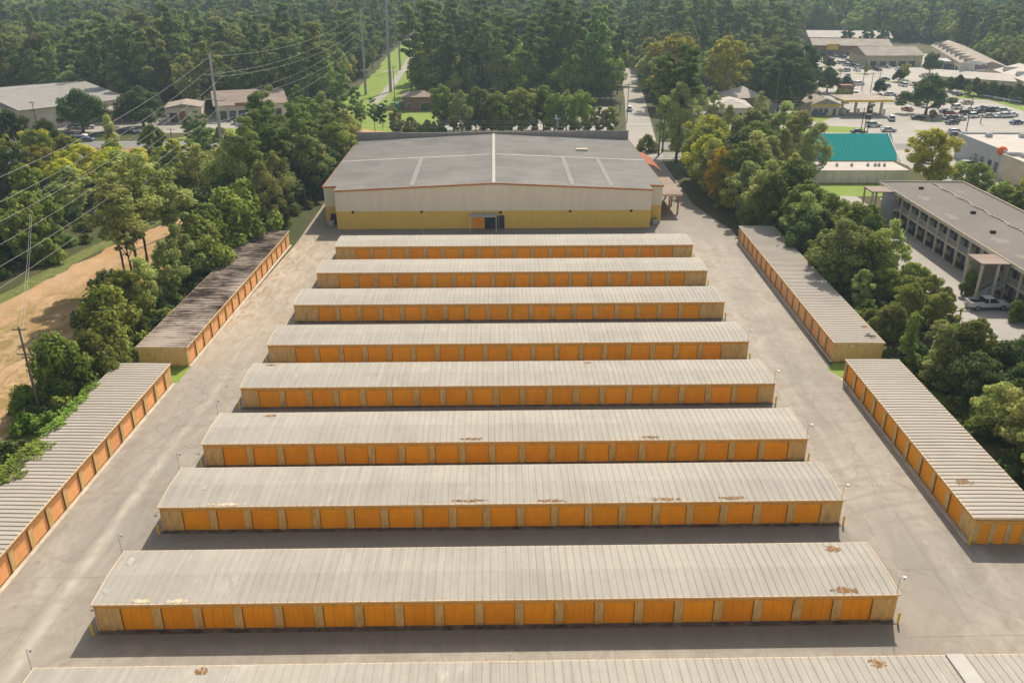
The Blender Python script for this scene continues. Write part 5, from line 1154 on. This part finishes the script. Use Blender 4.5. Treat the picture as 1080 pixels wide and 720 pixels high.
obox(thing('yellow_sign', 'small yellow sign on the brown-roofed far shop', 'sign', (170, 504, 0)), 'panel', M['yellow'], 0, -.6, 3, 7, -.1, 6)
strip('shop_building', 'long white-roofed building, farthest at upper right', (178, 562), (226, 556), 22, 5, 8.5, M['greywall'], M['whiteroof'], 9)
strip('service_canopy_building', 'low flat grey building with small pale canopy beside the tan strip mall', (199, 440), (219, 425), 12, 3.5, 4, M['greywall'], M['greywall'], 4)
BB = thing('billboard', 'wide white billboard with dark lettering on a single post', 'billboard', (*G(1022, 90), 0), R(-4))
MB().tube((0, 0, 0), (0, 0, 6), .35, n=10).build('post', M['signdark'], BB); obox(BB, 'panel', M['white'], -5.4, -.2, 5.6, 5.4, .2, 9.2); MB().box(-5.5, -.24, 5.4, 5.5, .24, 5.59).build('walkway', M['signdark'], BB)
tx = MB()
for r_, (z, x0, x1) in enumerate(((8.2, -4.8, -.6), (7.3, -4.6, -1.2), (6.4, -4.8, -1.6))):
    x = x0
    while x < x1: wdt = random.uniform(.25, .5); tx.box(x, -.215, z, x + wdt, -.203, z + .4); x += wdt + .14
tx.build('lettering', M['greywall'], BB)
tx = MB(); x = .8
while x < 5: wdt = random.uniform(.5, .8); tx.box(x, -.215, 6.4, x + wdt, -.203, 8.3 + random.uniform(-.4, .3)); x += wdt + .12
tx.build('dark_lettering', M['purple'], BB)
# left side buildings
t = thing('metal_building', 'large pale metal-roofed building at the left edge beyond the highway', 'building', (-150, 262, 0), R(50))
MB().box(0, 0, 0, 34, 60, 6).build('wall', M['cream'], t); MB().extr([(-.4, 6.01), (-.4, 6.2), (30, 9.0), (60.4, 6.2), (60.4, 6.01)], 'x', -.5, 34.5).build('roof', simple('pale_metal_roof', (.27, .255, .24), (.22, .21, .195), .4), t)
obox(t, 'ridge_cap', M['white'], -.5, 29.7, 8.99, 34.5, 30.3, 9.08)
for x in (5, 14, 23): obox(t, 'bay_door', M['white'], x, -.08, .02, x + 4, -.003, 4)
gable('low_shop', 'low brown-and-white shop between the two left oaks', 'shop', G(108, 131), R(16), 13, 12, 4.2, 4.6, M['brick'], M['tanroof'], 'x', .3, ((6, .2, 3, 3),), trim=M['cream'])
gable('signed_shop', 'small cream shop with dark red door under a flat sign, left', 'shop', G(176, 130), R(14), 11, 12, 4.6, 5.8, M['cream'], M['tanroof'], 'y', .3, ((1.2, .1, 2.4, 3.0),))
obox(thing('red_sign', 'red upright sign on the small cream shop at left', 'sign', (*G(191, 129), 0), R(14)), 'panel', M['redawn'], 0, -1.2, 1.0, 1.8, -1.0, 3.6)
t = gable('pink_roofed_building', 'pink-brown metal-roofed building with dark storefront, left of the clearing', 'building', (-97.5, 281.5), R(20), 22, 26, 4.6, 7.8, M['cream'], M['pinkroof'], 'x', .8, [(1 + k*2.9, .2, 2.1, 2.8) for k in range(7)])
obox(t, 'shop_sign', M['redawn'], 6, -.98, 4.5, 14, -.85, 5.5)
H_ = gable('brick_hut', 'small brown brick hut with grey shingled roof behind the warehouse', 'hut', (-40, 303), R(6), 11.5, 11, 4.6, 6.2, M['brick'], M['pinkroof'], 'x', .6, ((6, .1, 2.6, 2.6), (1.6, 1.2, 1.2, 1.2)), hip=True)
obox(thing('green_container', 'small green container beside the brick hut', 'container', (*G(417, 117), 0)), 'shell', simple('green_paint', (.08, .2, .14), (.06, .16, .12), 1), 0, 0, 0, 2.4, 5, 2.4, bevel=.05)
# turquoise covered pile at left edge, roadside wall
tqp = G(8, 200); mbq = MB(); rq = random.Random(5)
gx = [[(tqp[0] - 4 + i*1.0, tqp[1] - 4 + j*1.2, 8.0 + rq.uniform(-.5, .6)) for i in range(9)] for j in range(8)]
mbq.add([p for r_ in gx for p in r_], [(j*9+i, j*9+i+1, (j+1)*9+i+1, (j+1)*9+i) for j in range(7) for i in range(8)]); 
TQ = thing('tarpaulin_shed', 'turquoise tarpaulin-covered shed among the trees at the left edge', 'shed', (0, 0, 0)); mbq.build('tarpaulin', M['turq'], TQ); obox(TQ, 'wall', M['greywall'], tqp[0] - 3.9, tqp[1] - 3.9, 0, tqp[0] + 3.8, tqp[1] + 4, 7.4)
x, y = G(118, 170); obox(thing('roadside_shed', 'long low brown-roofed shed beside the left highway', 'shed', (x, y - 3, 0), R(-4)), 'wall', M['brick'], -6, 0, 0, 10, 5, 3)

# ------------------------------------------------------------------ haze in the air
hz = MB().box(-2600, -300, -1.5, 2600, 2600, 60).build('haze', M['white']); hz['kind'] = 'stuff'
hm = bpy.data.materials.new('haze'); hm.use_nodes = True; nt = hm.node_tree; nt.nodes.clear()
out = nt.nodes.new('ShaderNodeOutputMaterial'); pv = nt.nodes.new('ShaderNodeVolumePrincipled')
pv.inputs['Density'].default_value = 0.00018; pv.inputs['Color'].default_value = (.66, .86, 1, 1); pv.inputs['Anisotropy'].default_value = 0.2
nt.links.new(pv.outputs[0], out.inputs['Volume']); hz.data.materials.clear(); hz.data.materials.append(hm)
for o in list(bpy.data.objects):
    if o.type == 'MESH' and o.name.startswith('parked_car'): pass
print('trees', ntree[0], 'objects', len(C.objects), 'woodland pts', len(pts))
